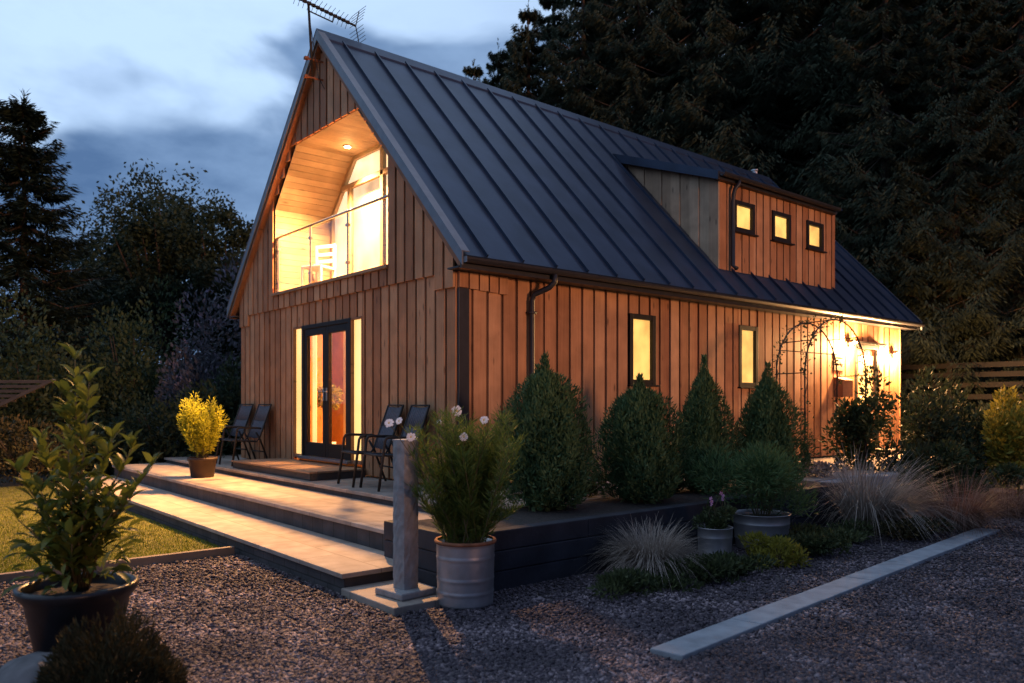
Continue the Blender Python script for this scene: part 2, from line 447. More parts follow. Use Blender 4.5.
# ------------------------------------------------------------------ mesh helpers
class MB:
    def __init__(self):
        self.v, self.f = [], []
    def quad(self, *p):
        i = len(self.v); self.v += [tuple(q) for q in p]; self.f.append(tuple(range(i, i + len(p))))
        return self
    def box(self, x0, x1, y0, y1, z0, z1):
        x0, x1 = min(x0, x1), max(x0, x1); y0, y1 = min(y0, y1), max(y0, y1); z0, z1 = min(z0, z1), max(z0, z1)
        i = len(self.v)
        self.v += [(x0, y0, z0), (x1, y0, z0), (x1, y1, z0), (x0, y1, z0), (x0, y0, z1), (x1, y0, z1), (x1, y1, z1), (x0, y1, z1)]
        for q in ((0, 3, 2, 1), (4, 5, 6, 7), (0, 1, 5, 4), (1, 2, 6, 5), (2, 3, 7, 6), (3, 0, 4, 7)):
            self.f.append(tuple(i + k for k in q))
        return self
    def prism(self, poly, axis, a, b):
        """poly of 2-D points extruded along axis from a to b"""
        n = len(poly); i = len(self.v)
        def P(p, t):
            return {'x': (t, p[0], p[1]), 'y': (p[0], t, p[1]), 'z': (p[0], p[1], t)}[axis]
        self.v += [P(p, a) for p in poly] + [P(p, b) for p in poly]
        self.f.append(tuple(i + k for k in range(n)))
        self.f.append(tuple(i + n + k for k in reversed(range(n))))
        for k in range(n):
            k2 = (k + 1) % n
            self.f.append((i + k, i + n + k, i + n + k2, i + k2))
        return self
    def tube(self, pts, r, n=8, cap=True):
        pts = [Vector(p) for p in pts]
        rs = r if isinstance(r, (list, tuple)) else [r] * len(pts)
        i0 = len(self.v)
        prev = None
        for k, p in enumerate(pts):
            d = (pts[min(k + 1, len(pts) - 1)] - pts[max(k - 1, 0)])
            d = d.normalized() if d.length > 1e-9 else Vector((0, 0, 1))
            if prev is None:
                a = d.orthogonal().normalized()
            else:
                a = (prev - d * prev.dot(d))
                a = a.normalized() if a.length > 1e-6 else d.orthogonal().normalized()
            prev = a
            b = d.cross(a)
            for j in range(n):
                t = 2 * PI * j / n
                q = p + (a * math.cos(t) + b * math.sin(t)) * rs[k]
                self.v.append(tuple(q))
        for k in range(len(pts) - 1):
            for j in range(n):
                j2 = (j + 1) % n
                self.f.append((i0 + k * n + j, i0 + k * n + j2, i0 + (k + 1) * n + j2, i0 + (k + 1) * n + j))
        if cap:
            self.f.append(tuple(i0 + j for j in reversed(range(n))))
            e = i0 + (len(pts) - 1) * n
            self.f.append(tuple(e + j for j in range(n)))
        return self
    def lathe(self, prof, cx=0, cy=0, n=40):
        i0 = len(self.v)
        for r, z in prof:
            for j in range(n):
                t = 2 * PI * j / n
                self.v.append((cx + r * math.cos(t), cy + r * math.sin(t), z))
        for k in range(len(prof) - 1):
            for j in range(n):
                j2 = (j + 1) % n
                self.f.append((i0 + k * n + j, i0 + k * n + j2, i0 + (k + 1) * n + j2, i0 + (k + 1) * n + j))
        return self
    def build(self, name, mat, parent=None, smooth=False, bevel=0.0):
        me = bpy.data.meshes.new(name)
        me.from_pydata(self.v, [], self.f)
        me.update()
        o = bpy.data.objects.new(name, me)
        COL.objects.link(o)
        me.materials.append(M[mat] if isinstance(mat, str) else mat)
        if parent is not None:
            o.parent = parent
        if smooth:
            for p in me.polygons:
                p.use_smooth = True
        if bevel:
            bm = bmesh.new(); bm.from_mesh(me)
            bmesh.ops.recalc_face_normals(bm, faces=bm.faces)
            bm.to_mesh(me); bm.free()
            md = o.modifiers.new('bevel', 'BEVEL'); md.width = bevel; md.segments = 2; md.limit_method = 'ANGLE'
        return o

def np_mesh(name, verts, faces, mat, parent=None, smooth=False):
    """verts (n,3), faces (m,k) arrays"""
    me = bpy.data.meshes.new(name)
    verts = np.asarray(verts, np.float32); faces = np.asarray(faces, np.int32)
    me.vertices.add(len(verts)); me.vertices.foreach_set('co', verts.ravel())
    k = faces.shape[1]
    me.loops.add(faces.size); me.loops.foreach_set('vertex_index', faces.ravel())
    me.polygons.add(len(faces))
    me.polygons.foreach_set('loop_start', np.arange(0, faces.size, k, dtype=np.int32))
    me.polygons.foreach_set('loop_total', np.full(len(faces), k, np.int32))
    if smooth:
        me.polygons.foreach_set('use_smooth', np.ones(len(faces), bool))
    me.update(calc_edges=True)
    me.materials.append(M[mat] if isinstance(mat, str) else mat)
    o = bpy.data.objects.new(name, me)
    COL.objects.link(o)
    if parent is not None:
        o.parent = parent
    return o

def nrm(a):
    return a / np.maximum(np.linalg.norm(a, axis=-1, keepdims=True), 1e-9)

def leaves(P, D, length, width, rng, fold=0.0, belly=0.45, roll=None):
    """one diamond leaf per point: P base, D direction"""
    n = len(P)
    D = nrm(D)
    rnd = rng.normal(size=(n, 3)) if roll is None else roll + 0.35 * rng.normal(size=(n, 3))
    side = nrm(np.cross(D, rnd))
    up = np.cross(side, D)
    L_ = (length * (0.65 + 0.7 * rng.random(n)))[:, None]
    W_ = (width * (0.65 + 0.7 * rng.random(n)))[:, None]
    mid = P + D * L_ * belly
    v = np.stack([P, mid + side * W_ * 0.5 + up * W_ * fold, P + D * L_ - up * L_ * fold * 0.4, mid - side * W_ * 0.5 + up * W_ * fold], 1).reshape(-1, 3)
    f = np.arange(n * 4).reshape(n, 4)
    return v, f

def folded_leaves(P, D, UP, length, width, rng):
    """broad leaf: 8 verts, midrib fold, curled tip"""
    n = len(P)
    D = nrm(D); side = nrm(np.cross(D, UP)); up = np.cross(side, D)
    L_ = (length * (0.6 + 0.7 * rng.random(n)))[:, None]
    W_ = L_ * (width / length)
    a = P; m1 = P + D * L_ * 0.38 + up * L_ * 0.03; m2 = P + D * L_ * 0.72; tip = P + D * L_ - up * L_ * 0.10
    k = 0.22
    l1 = m1 - side * W_ * 0.5 + up * W_ * k; r1 = m1 + side * W_ * 0.5 + up * W_ * k
    l2 = m2 - side * W_ * 0.40 + up * W_ * k; r2 = m2 + side * W_ * 0.40 + up * W_ * k
    v = np.stack([a, m1, m2, tip, l1, l2, r1, r2], 1).reshape(-1, 3)
    b = (np.arange(n) * 8)[:, None]
    # all quads (the last is a degenerate-free split)
    q = np.array([[0, 1, 4, 4], [1, 2, 5, 4], [2, 3, 5, 5], [0, 6, 1, 1], [6, 7, 2, 1], [7, 3, 2, 2]])
    tri = np.array([[0, 1, 4], [1, 2, 5], [1, 5, 4], [2, 3, 5], [0, 6, 1], [6, 7, 2], [6, 2, 1], [7, 3, 2]])
    f = (b[:, :, None] + tri[None]).reshape(-1, 3)
    return v, f

def blades(P, D, length, width, rng, droop=0.6, seg=5):
    """curved grass blades"""
    n = len(P)
    D = nrm(D)
    L_ = length * (0.55 + 0.65 * rng.random(n))
    hz = D.copy(); hz[:, 2] = 0; hz = nrm(hz + 1e-6)
    side = np.stack([-hz[:, 1], hz[:, 0], np.zeros(n)], 1)
    dr = droop * (0.35 + 1.3 * rng.random(n) ** 1.5)
    vs = []
    for k in range(seg + 1):
        t = k / seg
        c = P + D * (L_ * t)[:, None] + hz * (L_ * 0.25 * dr * t * t)[:, None]
        c = c - np.array([0, 0, 1.0]) * (L_ * dr * 0.55 * t ** 2.6)[:, None]
        wd = width * (1 - t) ** 0.7 * 0.5 + 0.0004
        vs += [c - side * wd, c + side * wd]
    v = np.stack(vs, 1).reshape(-1, 3)
    b = (np.arange(n) * 2 * (seg + 1))[:, None, None]
    q = np.array([[2 * k, 2 * k + 1, 2 * k + 3, 2 * k + 2] for k in range(seg)])
    return v, (b + q[None]).reshape(-1, 4)

def join(parts):
    V, Fc, o = [], [], 0
    for v, f in parts:
        V.append(v); Fc.append(f + o); o += len(v)
    return np.concatenate(V), np.concatenate(Fc)

def empty(name, loc=(0, 0, 0), rz=0.0):
    o = bpy.data.objects.new(name, None)
    o.empty_display_size = 0.2
    COL.objects.link(o)
    o.location = loc; o.rotation_euler = (0, 0, rz)
    return o

def tag(o, label=None, cat=None, group=None, kind=None):
    if label: o['label'] = label
    if cat: o['category'] = cat
    if group: o['group'] = group
    if kind: o['kind'] = kind
    return o

def dup(root, loc=None, rz=None, scale=None):
    r = root.copy(); COL.objects.link(r)
    for ch in list(root.children):
        c = ch.copy(); COL.objects.link(c); c.parent = r
        for g in list(ch.children):
            d = g.copy(); COL.objects.link(d); d.parent = c
    if loc is not None: r.location = loc
    if rz is not None: r.rotation_euler = (0, 0, rz)
    if scale is not None: r.scale = scale if isinstance(scale, tuple) else (scale,) * 3
    return r

def at(u, d):
    """plan position of a spot d metres ahead of the photographer, in the direction seen at column u"""
    r = (u - 512) / F * d
    return CX + CS * r - SN * d, CY + SN * r + CS * d

ZG = -1.53     # gravel
ZA = -1.073    # terrace by the house
ZB = -1.17
ZC = -1.37

# ================================================================== SETTING
g = MB(); g.quad((-600, -600, ZG - 0.03), (600, -600, ZG - 0.03), (600, 600, ZG - 0.03), (-600, 600, ZG - 0.03))
tag(g.build('ground', 'ground'), kind='structure')
g = MB(); g.quad((-0.10, -16, ZG - 0.012), (24, -16, ZG - 0.012), (24, 6.5, ZG - 0.012), (-0.10, 6.5, ZG - 0.012))
tag(g.build('gravel_bed', 'gravel'), kind='structure')
g = MB(); g.box(-8.9, -0.17, -12, -2.66, ZG - 0.02, ZG + 0.004)
tag(g.build('lawn', 'lawn'), kind='structure')

# hillside behind the house, rising under the forest
def hill_mesh():
    nx, ny = 60, 40
    xs = np.linspace(-70, 90, nx); ys = np.linspace(15.0, 110, ny)
    X, Y = np.meshgrid(xs, ys)
    t = np.clip((Y + 0.35 * np.maximum(X, -6) - 17) / 60, 0, 1)
    Z = ZG - 0.04 + 26 * t ** 1.2 + 0.5 * np.sin(X * 0.31) * np.cos(Y * 0.23) * np.minimum(t * 8, 1)
    v = np.stack([X, Y, Z], -1).reshape(-1, 3)
    f = np.array([[j * nx + i, j * nx + i + 1, (j + 1) * nx + i + 1, (j + 1) * nx + i] for j in range(ny - 1) for i in range(nx - 1)])
    return v, f
v, f = hill_mesh()
tag(np_mesh('hillside', v, f, 'hill', smooth=True), kind='structure')
def hill_z(x, y):
    t = min(1, max(0, (y + 0.35 * max(x, -6) - 17) / 60))
    return ZG - 0.04 + 26 * t ** 1.2 if y > 15 else ZG

# added bank, unseen behind the photographer, to keep the last light off the ground
v = []
for j in range(60):
    y = -45 + j * 1.6
    hgt = 0.40 + 0.18 * math.sin(j * 0.7) + 0.10 * math.sin(j * 1.9)
    v += [(15.0, y, ZG - 0.05), (17.0, y, ZG + (hgt - ZG) * .8), (19.0, y, hgt), (30.0, y, hgt), (60.0, y, hgt - 1.0)]
f = [[j * 5 + i, j * 5 + i + 1, (j + 1) * 5 + i + 1, (j + 1) * 5 + i] for j in range(59) for i in range(4)]
tag(np_mesh('added_shade_bank', np.array(v), np.array(f), 'hill', smooth=True), kind='structure')

# paved terrace in three levels with block risers
pt = MB(); pt.box(-8.2, 1.66, -2.62, -1.95, ZG - 0.05, ZC - 0.04)
step_r = None
tr = empty('terrace', (0, 0, 0)); tag(tr, kind='structure')
def slab(x0, x1, y0, y1, z1, name='paving', t=0.04):
    m = MB(); m.box(x0, x1, y0, y1, z1 - t, z1)
    return m.build(name, 'paver', tr, bevel=0.006)
slab(-8.2, 2.12, -2.66, -1.90, ZC)
slab(-8.2, 1.69, -1.92, -0.98, ZB)
slab(-8.2, 1.69, -1.00, 0.9, ZA)
slab(0.04, 1.10, 0.9, 12.6, ZA)
m = MB(); m.box(-8.18, 2.09, -2.625, -1.95, ZG - 0.1, ZC - 0.04); m.build('riser', 'riser', tr)
m = MB(); m.box(-8.18, 1.66, -1.885, -0.93, ZG - 0.1, ZB - 0.04); m.build('riser', 'riser', tr)
m = MB(); m.box(-8.18, 1.66, -0.965, 0.88, ZG - 0.1, ZA - 0.04); m.build('riser', 'riser', tr)
m = MB(); m.box(2.10, 2.90, -2.66, -2.06, ZG - 0.05, ZG + 0.045)
o = m.build('stone_slab', 'paver', bevel=0.008)
tag(o, 'square stone slab on the gravel carrying the granite post', 'slab')

# raised bed behind the sleeper wall
m = MB(); m.box(1.70, 2.66, -1.90, 4.4, ZG - 0.05, -1.085); m.box(1.11, 1.70, 0.92, 4.4, ZG - 0.05, -1.086)
tag(m.build('planting_soil', 'soil'), kind='structure')
m = MB()
for k in range(3):
    z0, z1 = ZG - 0.02 + k * 0.167, ZG - 0.02 + k * 0.167 + 0.162
    off = 0.004 * (k % 2)
    ys = [-2.03, -0.55 + 0.5 * (k % 2), 1.3 + 0.3 * k, 2.9, 4.5]
    for a, b in zip(ys[:-1], ys[1:]):
        m.box(2.66 + off, 2.79 + off, a, b - 0.006, z0, z1)
    m.box(1.70, 2.655, -2.03 + off, -1.905 + off, z0, z1)
o = m.build('retaining_wall', 'sleeper', bevel=0.008)
tag(o, 'low dark sleeper wall holding up the bed of dark conifers', 'wall')

# timber edging of the lawn
m = MB(); m.box(-0.165, -0.105, -12, -2.68, ZG - 0.06, ZG + 0.07)
o = m.build('lawn_edging', 'oldwood_y', bevel=0.006); tag(o, 'timber board edging between the lawn and the gravel', 'edging')

# concrete edging strip in the gravel: five lengths butted together
def edging():
    A0, A1 = Vector((4.64, -1.91)), Vector((4.14, 4.70))
    B0, B1 = Vector((4.86, -1.87)), Vector((4.37, 4.78))
    m = MB()
    n = 7
    for k in range(n):
        t0, t1 = k / n, (k + 1) / n - 0.0004
        a0, a1, b0, b1 = A0.lerp(A1, t0), A0.lerp(A1, t1), B0.lerp(B1, t0), B0.lerp(B1, t1)
        dz = 0.002 * math.sin(k * 2.1)
        poly = [(a0.x, a0.y), (a1.x, a1.y), (b1.x, b1.y), (b0.x, b0.y)]
        m.prism(poly, 'z', ZG - 0.08, ZG + 0.024 + dz)
    o = m.build('path_edging', 'concrete', bevel=0.008)
    tag(o, 'pale concrete edging strip running through the dark gravel', 'edging')
edging()

# ================================================================== HOUSE
HW, HL = 6.86, 12.06
XM = -HW / 2
ZAP, SL = 5.706, 1.05771
EO = 0.318
ZE = ZAP - (HW / 2 + EO) * SL     # eave height of the roof's top face
def roof_z(x):
    return ZAP - abs(x - XM) * SL
house = empty('timber_house', (0, 0, 0))
tag(house, 'timber clad house with a steep dark metal roof and a lit gable balcony', 'house')

ZBAND = 1.592
BAL_X0, BAL_X1, BAL_Z0, BAL_ZJ, BAL_ZC, BAL_CX = -5.30, -1.52, 1.86, 3.34, 4.25, 1.02
S0, S1, D0, D1, ZD, ZT = -4.56, -2.28, -4.23, -2.60, 1.237, -0.863
def bal_top(x):
    a = abs(x - XM)
    if a <= BAL_CX: return BAL_ZC
    return BAL_ZC + (BAL_ZJ - BAL_ZC) * (a - BAL_CX) / (1.89 - BAL_CX)

def strips(xs0, xs1, pitch, gap, snaps):
    """board edges from xs0 to xs1, snapped at openings"""
    out = []
    x = xs0
    while x < xs1 - 0.02:
        a, b = x + gap / 2, min(x + pitch - gap / 2, xs1)
        segs = [(a, b)]
        for s in snaps:
            new = []
            for p, q in segs:
                if p < s < q:
                    if s - p > 0.012: new.append((p, s))
                    if q - s > 0.012: new.append((s, q))
                else:
                    new.append((p, q))
            segs = new
        out += segs
        x += pitch
    return out

PITCH, GAP = 0.222, 0.044
def gable_boards(m, y_front, y_back, gap):
    # lower storey
    for a, b in strips(-HW - 0.0, 0.0, PITCH, gap, (S0, S1)):
        c = (a + b) / 2
        zb = ZBAND + 0.03
        j = random.uniform(-0.004, 0.004)
        if S0 < c < S1:
            m.box(a, b, y_front + j, y_back, ZD + 0.0, zb)
        else:
            m.box(a, b, y_front + j, y_back, ZA + 0.03, zb)
def upper_boards(m, y_front, y_back, gap):
    for a, b in strips(-HW - 0.0, 0.0, PITCH, gap, (BAL_X0, BAL_X1)):
        c = (a + b) / 2
        j = random.uniform(-0.004, 0.004)
        z0 = ZBAND if c < -0.36 else 1.40
        if a > -HW + .02 and c > -HW + 0.36: pass
        elif c < -HW + 0.36: z0 = 1.40
        za, zb = roof_z(a) - 0.20, roof_z(b) - 0.20
        def col(z0, zA_, zB_):
            if max(zA_, zB_) - z0 < 0.03: return
            zA_, zB_ = max(zA_, z0 + 0.005), max(zB_, z0 + 0.005)
            m.prism([(a, z0), (b, z0), (b, zB_), (a, zA_)], 'y', y_front + j, y_back)
        if BAL_X0 < c < BAL_X1:
            m.box(a, b, y_front + j, y_back, z0, BAL_Z0)
            zt = max(bal_top(a), bal_top(b))
            col(zt, za, zb)
        else:
            col(z0, za, zb)
m = MB(); gable_boards(m, -0.012, 0.02, GAP)
gw = m.build('gable_wall', 'cedar', house, bevel=0.003)
m = MB(); upper_boards(m, -0.046, -0.014, GAP)
m.build('gable_cladding', 'cedar', house, bevel=0.003)
# recessed backing boards
m = MB()
for a, b in strips(-HW, 0.0, PITCH, 0.0, (S0, S1, BAL_X0, BAL_X1)):
    c = (a + b) / 2
    top = min(roof_z(a), roof_z(b)) - 0.2
    spans = [(ZA + 0.02, top)]
    if S0 < c < S1: spans = [(ZD, top)]
    if BAL_X0 < c < BAL_X1:
        s0 = spans[0][0]
        spans = [(s0, BAL_Z0 - 0.002), (max(bal_top(a), bal_top(b)), top)]
    for z0, z1 in spans:
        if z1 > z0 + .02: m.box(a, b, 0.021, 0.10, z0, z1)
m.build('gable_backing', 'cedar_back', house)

# long side wall with two slot windows and the far door
W1 = (3.14, 3.73, 0.26, 1.311); W2 = (5.92, 6.49, 0.26, 1.311)
FD = (9.98, 10.98, ZA + 0.10, 1.18)
EZ = 1.60     # soffit
OPEN = (W1, W2, FD)
m = MB()
snaps = [v for o_ in OPEN for v in o_[:2]]
for a, b in strips(0.0, HL, 0.240, 0.044, snaps):
    c = (a + b) / 2
    j = random.uniform(-0.004, 0.004)
    hit = [o_ for o_ in OPEN if o_[0] < c < o_[1]]
    if hit:
        if hit[0] is not FD: m.box(-0.02, 0.012 + j, a, b, ZA + 0.03, hit[0][2])
        m.box(-0.02, 0.012 + j, a, b, hit[0][3], EZ)
    else:
        m.box(-0.02, 0.012 + j, a, b, ZA + 0.03, EZ)
m.build('side_wall', 'cedar', house, bevel=0.003)
m = MB()
for a, b in strips(0.0, HL, 0.240, 0.0, snaps):
    c = (a + b) / 2
    hit = [o_ for o_ in OPEN if o_[0] < c < o_[1]]
    if hit:
        if hit[0] is not FD: m.box(-0.10, -0.021, a, b, ZA + 0.02, hit[0][2])
        m.box(-0.10, -0.021, a, b, hit[0][3], EZ)
    else:
        m.box(-0.10, -0.021, a, b, ZA + 0.02, EZ)
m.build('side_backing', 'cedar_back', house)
# short overhanging boards turned round the corner
m = MB()
for k in range(5):
    y0 = 0.02 + k * 0.158
    m.box(0.018, 0.046, y0, y0 + 0.135, 1.402 - 0.008 * k, EZ + 0.0)
m.build('corner_cladding', 'cedar', house, bevel=0.003)
m = MB(); m.box(0.013, 0.050, 0.010, 0.165, ZA, 1.395); m.build('corner_post', 'dark', house, bevel=0.004)
# hidden back and far walls so the house is closed
m = MB(); m.box(-HW, -HW + 0.08, 0.11, HL - 0.1, ZA, 1.9)
m.prism([(-HW, ZA), (0, ZA), (0, 1.75), (XM, ZAP - 0.25), (-HW, 1.75)], 'y', HL - 0.08, HL)
m.build('rear_wall', 'cedar', house)

# roof: two slopes, standing seams, ridge, barge boards
OG = 0.13
def slope_pt(x, dn=0.0):
    """point on the right slope moved dn along its normal"""
    n = Vector((SL, 1)).normalized()
    return (x + n.x * dn, roof_z(x) + n.y * dn)
m = MB()
TH = 0.10
pr = [(XM, ZAP), (EO, ZE), (EO - 0.03, ZE - 0.06), (XM, ZAP - 0.14)]
m.prism(pr, 'y', -OG, HL + 0.33)
pl = [(2 * XM - p[0], p[1]) for p in pr]
m.prism(pl[::-1], 'y', -OG, HL + 0.33)
# standing seams
nseam = 21
for k in range(nseam + 1):
    y = -OG + 0.36 + k * 0.575
    if y > HL + 0.25: continue
    for sgn in (1, -1):
        a = [(XM + sgn * (p[0] - XM), p[1]) for p in (slope_pt(XM + 0.10, 0), slope_pt(EO - 0.005, 0), slope_pt(EO - 0.005, 0.042), slope_pt(XM + 0.10, 0.042))]
        if sgn < 0: a = a[::-1]
        m.prism(a, 'y', y - 0.011, y + 0.011)
roof = m.build('roof', 'roof', house)
m = MB()
rp = [(XM - 0.16, ZAP - 0.16 * SL + 0.035), (XM, ZAP + 0.05), (XM + 0.16, ZAP - 0.16 * SL + 0.035), (XM + 0.16, ZAP - 0.16 * SL + 0.002), (XM, ZAP + 0.01), (XM - 0.16, ZAP - 0.16 * SL + 0.002)]
m.prism(rp, 'y', -OG - 0.02, HL + 0.35)
m.build('ridge_cap', 'roof', roof)
for sgn in (1, -1):
    m = MB()
    def X(x): return XM + sgn * (x - XM)
    p = [(X(XM), ZAP + 0.03), (X(EO + 0.01), ZE + 0.03), (X(EO + 0.01), ZE - 0.125), (X(XM), ZAP - 0.125)]
    if sgn < 0: p = p[::-1]
    m.prism(p, 'y', -OG - 0.025, -OG - 0.003)
    p2 = [(X(XM), ZAP + 0.045), (X(EO + 0.01), ZE + 0.045), (X(EO + 0.01), ZE + 0.032), (X(XM), ZAP + 0.032)]
    if sgn < 0: p2 = p2[::-1]
    m.prism(p2, 'y', -OG - 0.03, -OG + 0.09)
    m.build('bargeboard', 'trim', roof)
    # timber soffit of the verge
    m = MB()
    p = [(X(XM), ZAP - 0.15), (X(EO - 0.06), ZE - 0.08), (X(EO - 0.06), ZE - 0.16), (X(XM), ZAP - 0.20)]
    if sgn < 0: p = p[::-1]
    m.prism(p, 'y', -OG, 0.02)
    m.build('soffit', 'soffit', house)
    m = MB()
    p = [(X(XM), ZAP + 0.03), (X(EO + 0.01), ZE + 0.03), (X(EO + 0.01), ZE - 0.17), (X(XM), ZAP - 0.17)]
    if sgn < 0: p = p[::-1]
    m.prism(p, 'y', HL + 0.332, HL + 0.35)
    m.build('bargeboard', 'trim', roof)
# eaves: soffit board, fascia, gutter
for sgn in (1, -1):
    def X(x): return XM + sgn * (x - XM)
    m = MB(); m.box(X(0.0), X(EO - 0.06), -OG, HL + 0.3, EZ, EZ + 0.02); m.build('eaves_soffit', 'dark', house)
    m = MB(); m.box(X(EO - 0.058), X(EO - 0.030), -OG, HL + 0.32, EZ - 0.012, ZE - 0.065); m.build('fascia', 'dark', house)
    m = MB()
    prof = [(EO - 0.028 + 0.055 + 0.055 * math.cos(t), ZE - 0.035 + 0.062 * math.sin(t)) for t in np.linspace(PI, 2 * PI, 9)]
    prof2 = [(EO - 0.028 + 0.055 + 0.049 * math.cos(t), ZE - 0.035 + 0.054 * math.sin(t)) for t in np.linspace(2 * PI, PI, 9)]
    poly = [(X(p[0]), p[1]) for p in prof + prof2]
    m.prism(poly, 'y', -OG, HL + 0.33)
    for y in np.arange(0.3, HL, 0.9):
        m.box(X(EO - 0.03), X(EO + 0.088), y, y + 0.025, ZE - 0.034, ZE - 0.026)
    gut = m.build('gutter', 'dark', house)
    if sgn > 0:
        m = MB(); m.box(EO - 0.028, EO + 0.085, -OG - 0.004, -OG - 0.001, ZE - 0.10, ZE - 0.03)
        m.build('gutter_end', 'trim', gut)
m = MB()
yd = 1.22
m.tube([(EO + 0.03, yd + .10, ZE - 0.09), (EO + 0.03, yd + .10, ZE - 0.19), (EO - 0.03, yd + .06, ZE - 0.26), (0.12, yd - 0.05, ZE - 0.34), (0.085, yd - 0.06, ZE - 0.42), (0.085, yd - 0.06, ZA + 0.05), (0.13, yd - 0.06, ZA + 0.01)], 0.037, 12)
for z in (1.15, 0.1):
    m.box(0.012, 0.13, yd - 0.11, yd - 0.01, z, z + 0.03)
m.build('downpipe', 'dark', house, smooth=True)

# windows
def window(x, y0, y1, z0, z1, fw=0.075, face=0.0, sill=True):
    m = MB()
    f0, f1 = face - 0.045, face + 0.030
    m.box(f0, f1, y0, y0 + fw, z0, z1); m.box(f0, f1, y1 - fw, y1, z0, z1)
    m.box(f0, f1 - .001, y0 + fw, y1 - fw, z1 - fw, z1); m.box(f0, f1 - .001, y0 + fw, y1 - fw, z0, z0 + fw)
    if sill: m.box(face - 0.01, face + 0.075, y0 - 0.03, y1 + 0.05, z0 - 0.028, z0 - 0.002)
    wn = m.build('window', 'frame', house, bevel=0.004)
    m = MB(); m.box(f0 + 0.045, f0 + 0.052, y0 + fw, y1 - fw, z0 + fw, z1 - fw); m.build('pane', 'glass', wn)
    m = MB(); m.box(f0 + 0.004, f0 + 0.012, y0 + fw - .004, y1 - fw + .004, z0 + fw - .004, z1 - fw + .004); m.build('blind', 'blind', wn)
    return wn
for W_ in (W1, W2):
    window(0, *W_)

# dormer
DX, DY0, DY1, DZ0 = -0.166, 5.62, 9.53, 2.255
EV = -0.09
def dorm_z(x):            # underside of the dormer roof
    return 3.79 + (EV - x) * 0.357
dorm = MB()
y = DY0
k = 0
DW = [(6.02, 6.65, 2.96, 3.50), (7.22, 7.84, 2.96, 3.50), (8.42, 9.04, 2.96, 3.50)]
sn = [v for d_ in DW for v in d_[:2]]
zt_ = dorm_z(DX) - 0.02
for a, b in strips(DY0, DY1, 0.222, 0.034, sn):
    c = (a + b) / 2
    hit = [d_ for d_ in DW if d_[0] < c < d_[1]]
    if hit:
        dorm.box(DX - 0.03, DX, a, b, DZ0, hit[0][2]); dorm.box(DX - 0.03, DX, a, b, hit[0][3], zt_)
    else:
        dorm.box(DX - 0.03, DX + random.uniform(-.003, .003), a, b, DZ0, zt_)
dm = dorm.build('dormer', 'cedar', house, bevel=0.003)
m = MB()
for a, b in strips(DY0, DY1, 0.222, 0.0, sn):
    c = (a + b) / 2
    hit = [d_ for d_ in DW if d_[0] < c < d_[1]]
    if hit:
        m.box(DX - 0.10, DX - 0.031, a, b, DZ0, hit[0][2]); m.box(DX - 0.10, DX - 0.031, a, b, hit[0][3], zt_)
    else:
        m.box(DX - 0.10, DX - 0.031, a, b, DZ0, zt_)
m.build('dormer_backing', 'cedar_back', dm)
for yf, yb, nm in ((DY0 - 0.012, DY0 + 0.05, 'dormer_cheek'), (DY1 + 0.012, DY1 - 0.05, 'dormer_cheek')):
    m = MB()
    x = DX
    kk = 0
    while x > -2.75:
        a, b = x - 0.205, x - 0.008
        za, zb = roof_z(a), roof_z(b)
        ta, tb = dorm_z(a) - 0.01, dorm_z(b) - 0.01
        if ta - za > 0.01 or tb - zb > 0.01:
            m.prism([(a, min(za, ta - .002) - 0.03), (b, zb - 0.03), (b, tb), (a, ta)], 'y', yf + (0.0 if kk % 2 == 0 else 0.016 * (1 if yf < DY1 - 1 else -1)), yb)
        x -= 0.205; kk += 1
    m.build(nm, 'cedar_grey', dm, bevel=0.003)
m = MB()
xa = (3.80 + 0.05 * 0.357 + 0.06 - ZAP - XM * SL) / (0.357 - SL)   # where the dormer roof runs into the slope
xa = XM + (ZAP - 3.86 - 0.357 * (EV - XM)) / (SL - 0.357)
m.prism([(xa - .15, dorm_z(xa - .15) + 0.07), (EV, dorm_z(EV) + 0.07), (EV, dorm_z(EV)), (xa - .15, dorm_z(xa - .15))], 'y', DY0 - 0.14, DY1 - 0.105)
for k in range(9):
    y = DY0 - 0.10 + k * 0.52
    m.prism([(xa, dorm_z(xa) + 0.07), (EV - 0.005, dorm_z(EV) + 0.07), (EV - 0.005, dorm_z(EV) + 0.10), (xa, dorm_z(xa) + 0.10)], 'y', y - 0.010, y + 0.012)
dr = m.build('dormer_roof', 'roof', dm)
m = MB()
m.prism([(xa, dorm_z(xa) + 0.085), (EV + 0.01, dorm_z(EV) + 0.085), (EV + 0.01, dorm_z(EV) - 0.06), (xa, dorm_z(xa) - 0.06)], 'y', DY0 - 0.165, DY0 - 0.142)
m.build('dormer_verge', 'roof', dm)
m = MB(); m.box(EV + 0.001, EV + 0.018, DY0 - 0.16, DY1 - 0.10, dorm_z(EV) - 0.05, dorm_z(EV) + 0.072)
m.box(DX, EV, DY0 - 0.14, DY1 - 0.11, dorm_z(EV) - 0.05, dorm_z(EV) - 0.03)
m.build('dormer_fascia', 'dark', dm)
m = MB()
cxg, czg = EV + 0.075, dorm_z(EV) + 0.05
poly = [(cxg + 0.055 * math.cos(t), czg + 0.06 * math.sin(t)) for t in np.linspace(PI, 2 * PI, 9)] + [(cxg + 0.049 * math.cos(t), czg + 0.052 * math.sin(t)) for t in np.linspace(2 * PI, PI, 9)]
m.prism(poly, 'y', DY0 - 0.13, DY1 - 0.14)
m.build('dormer_gutter', 'dark', dm)
m = MB()
yq = 5.92
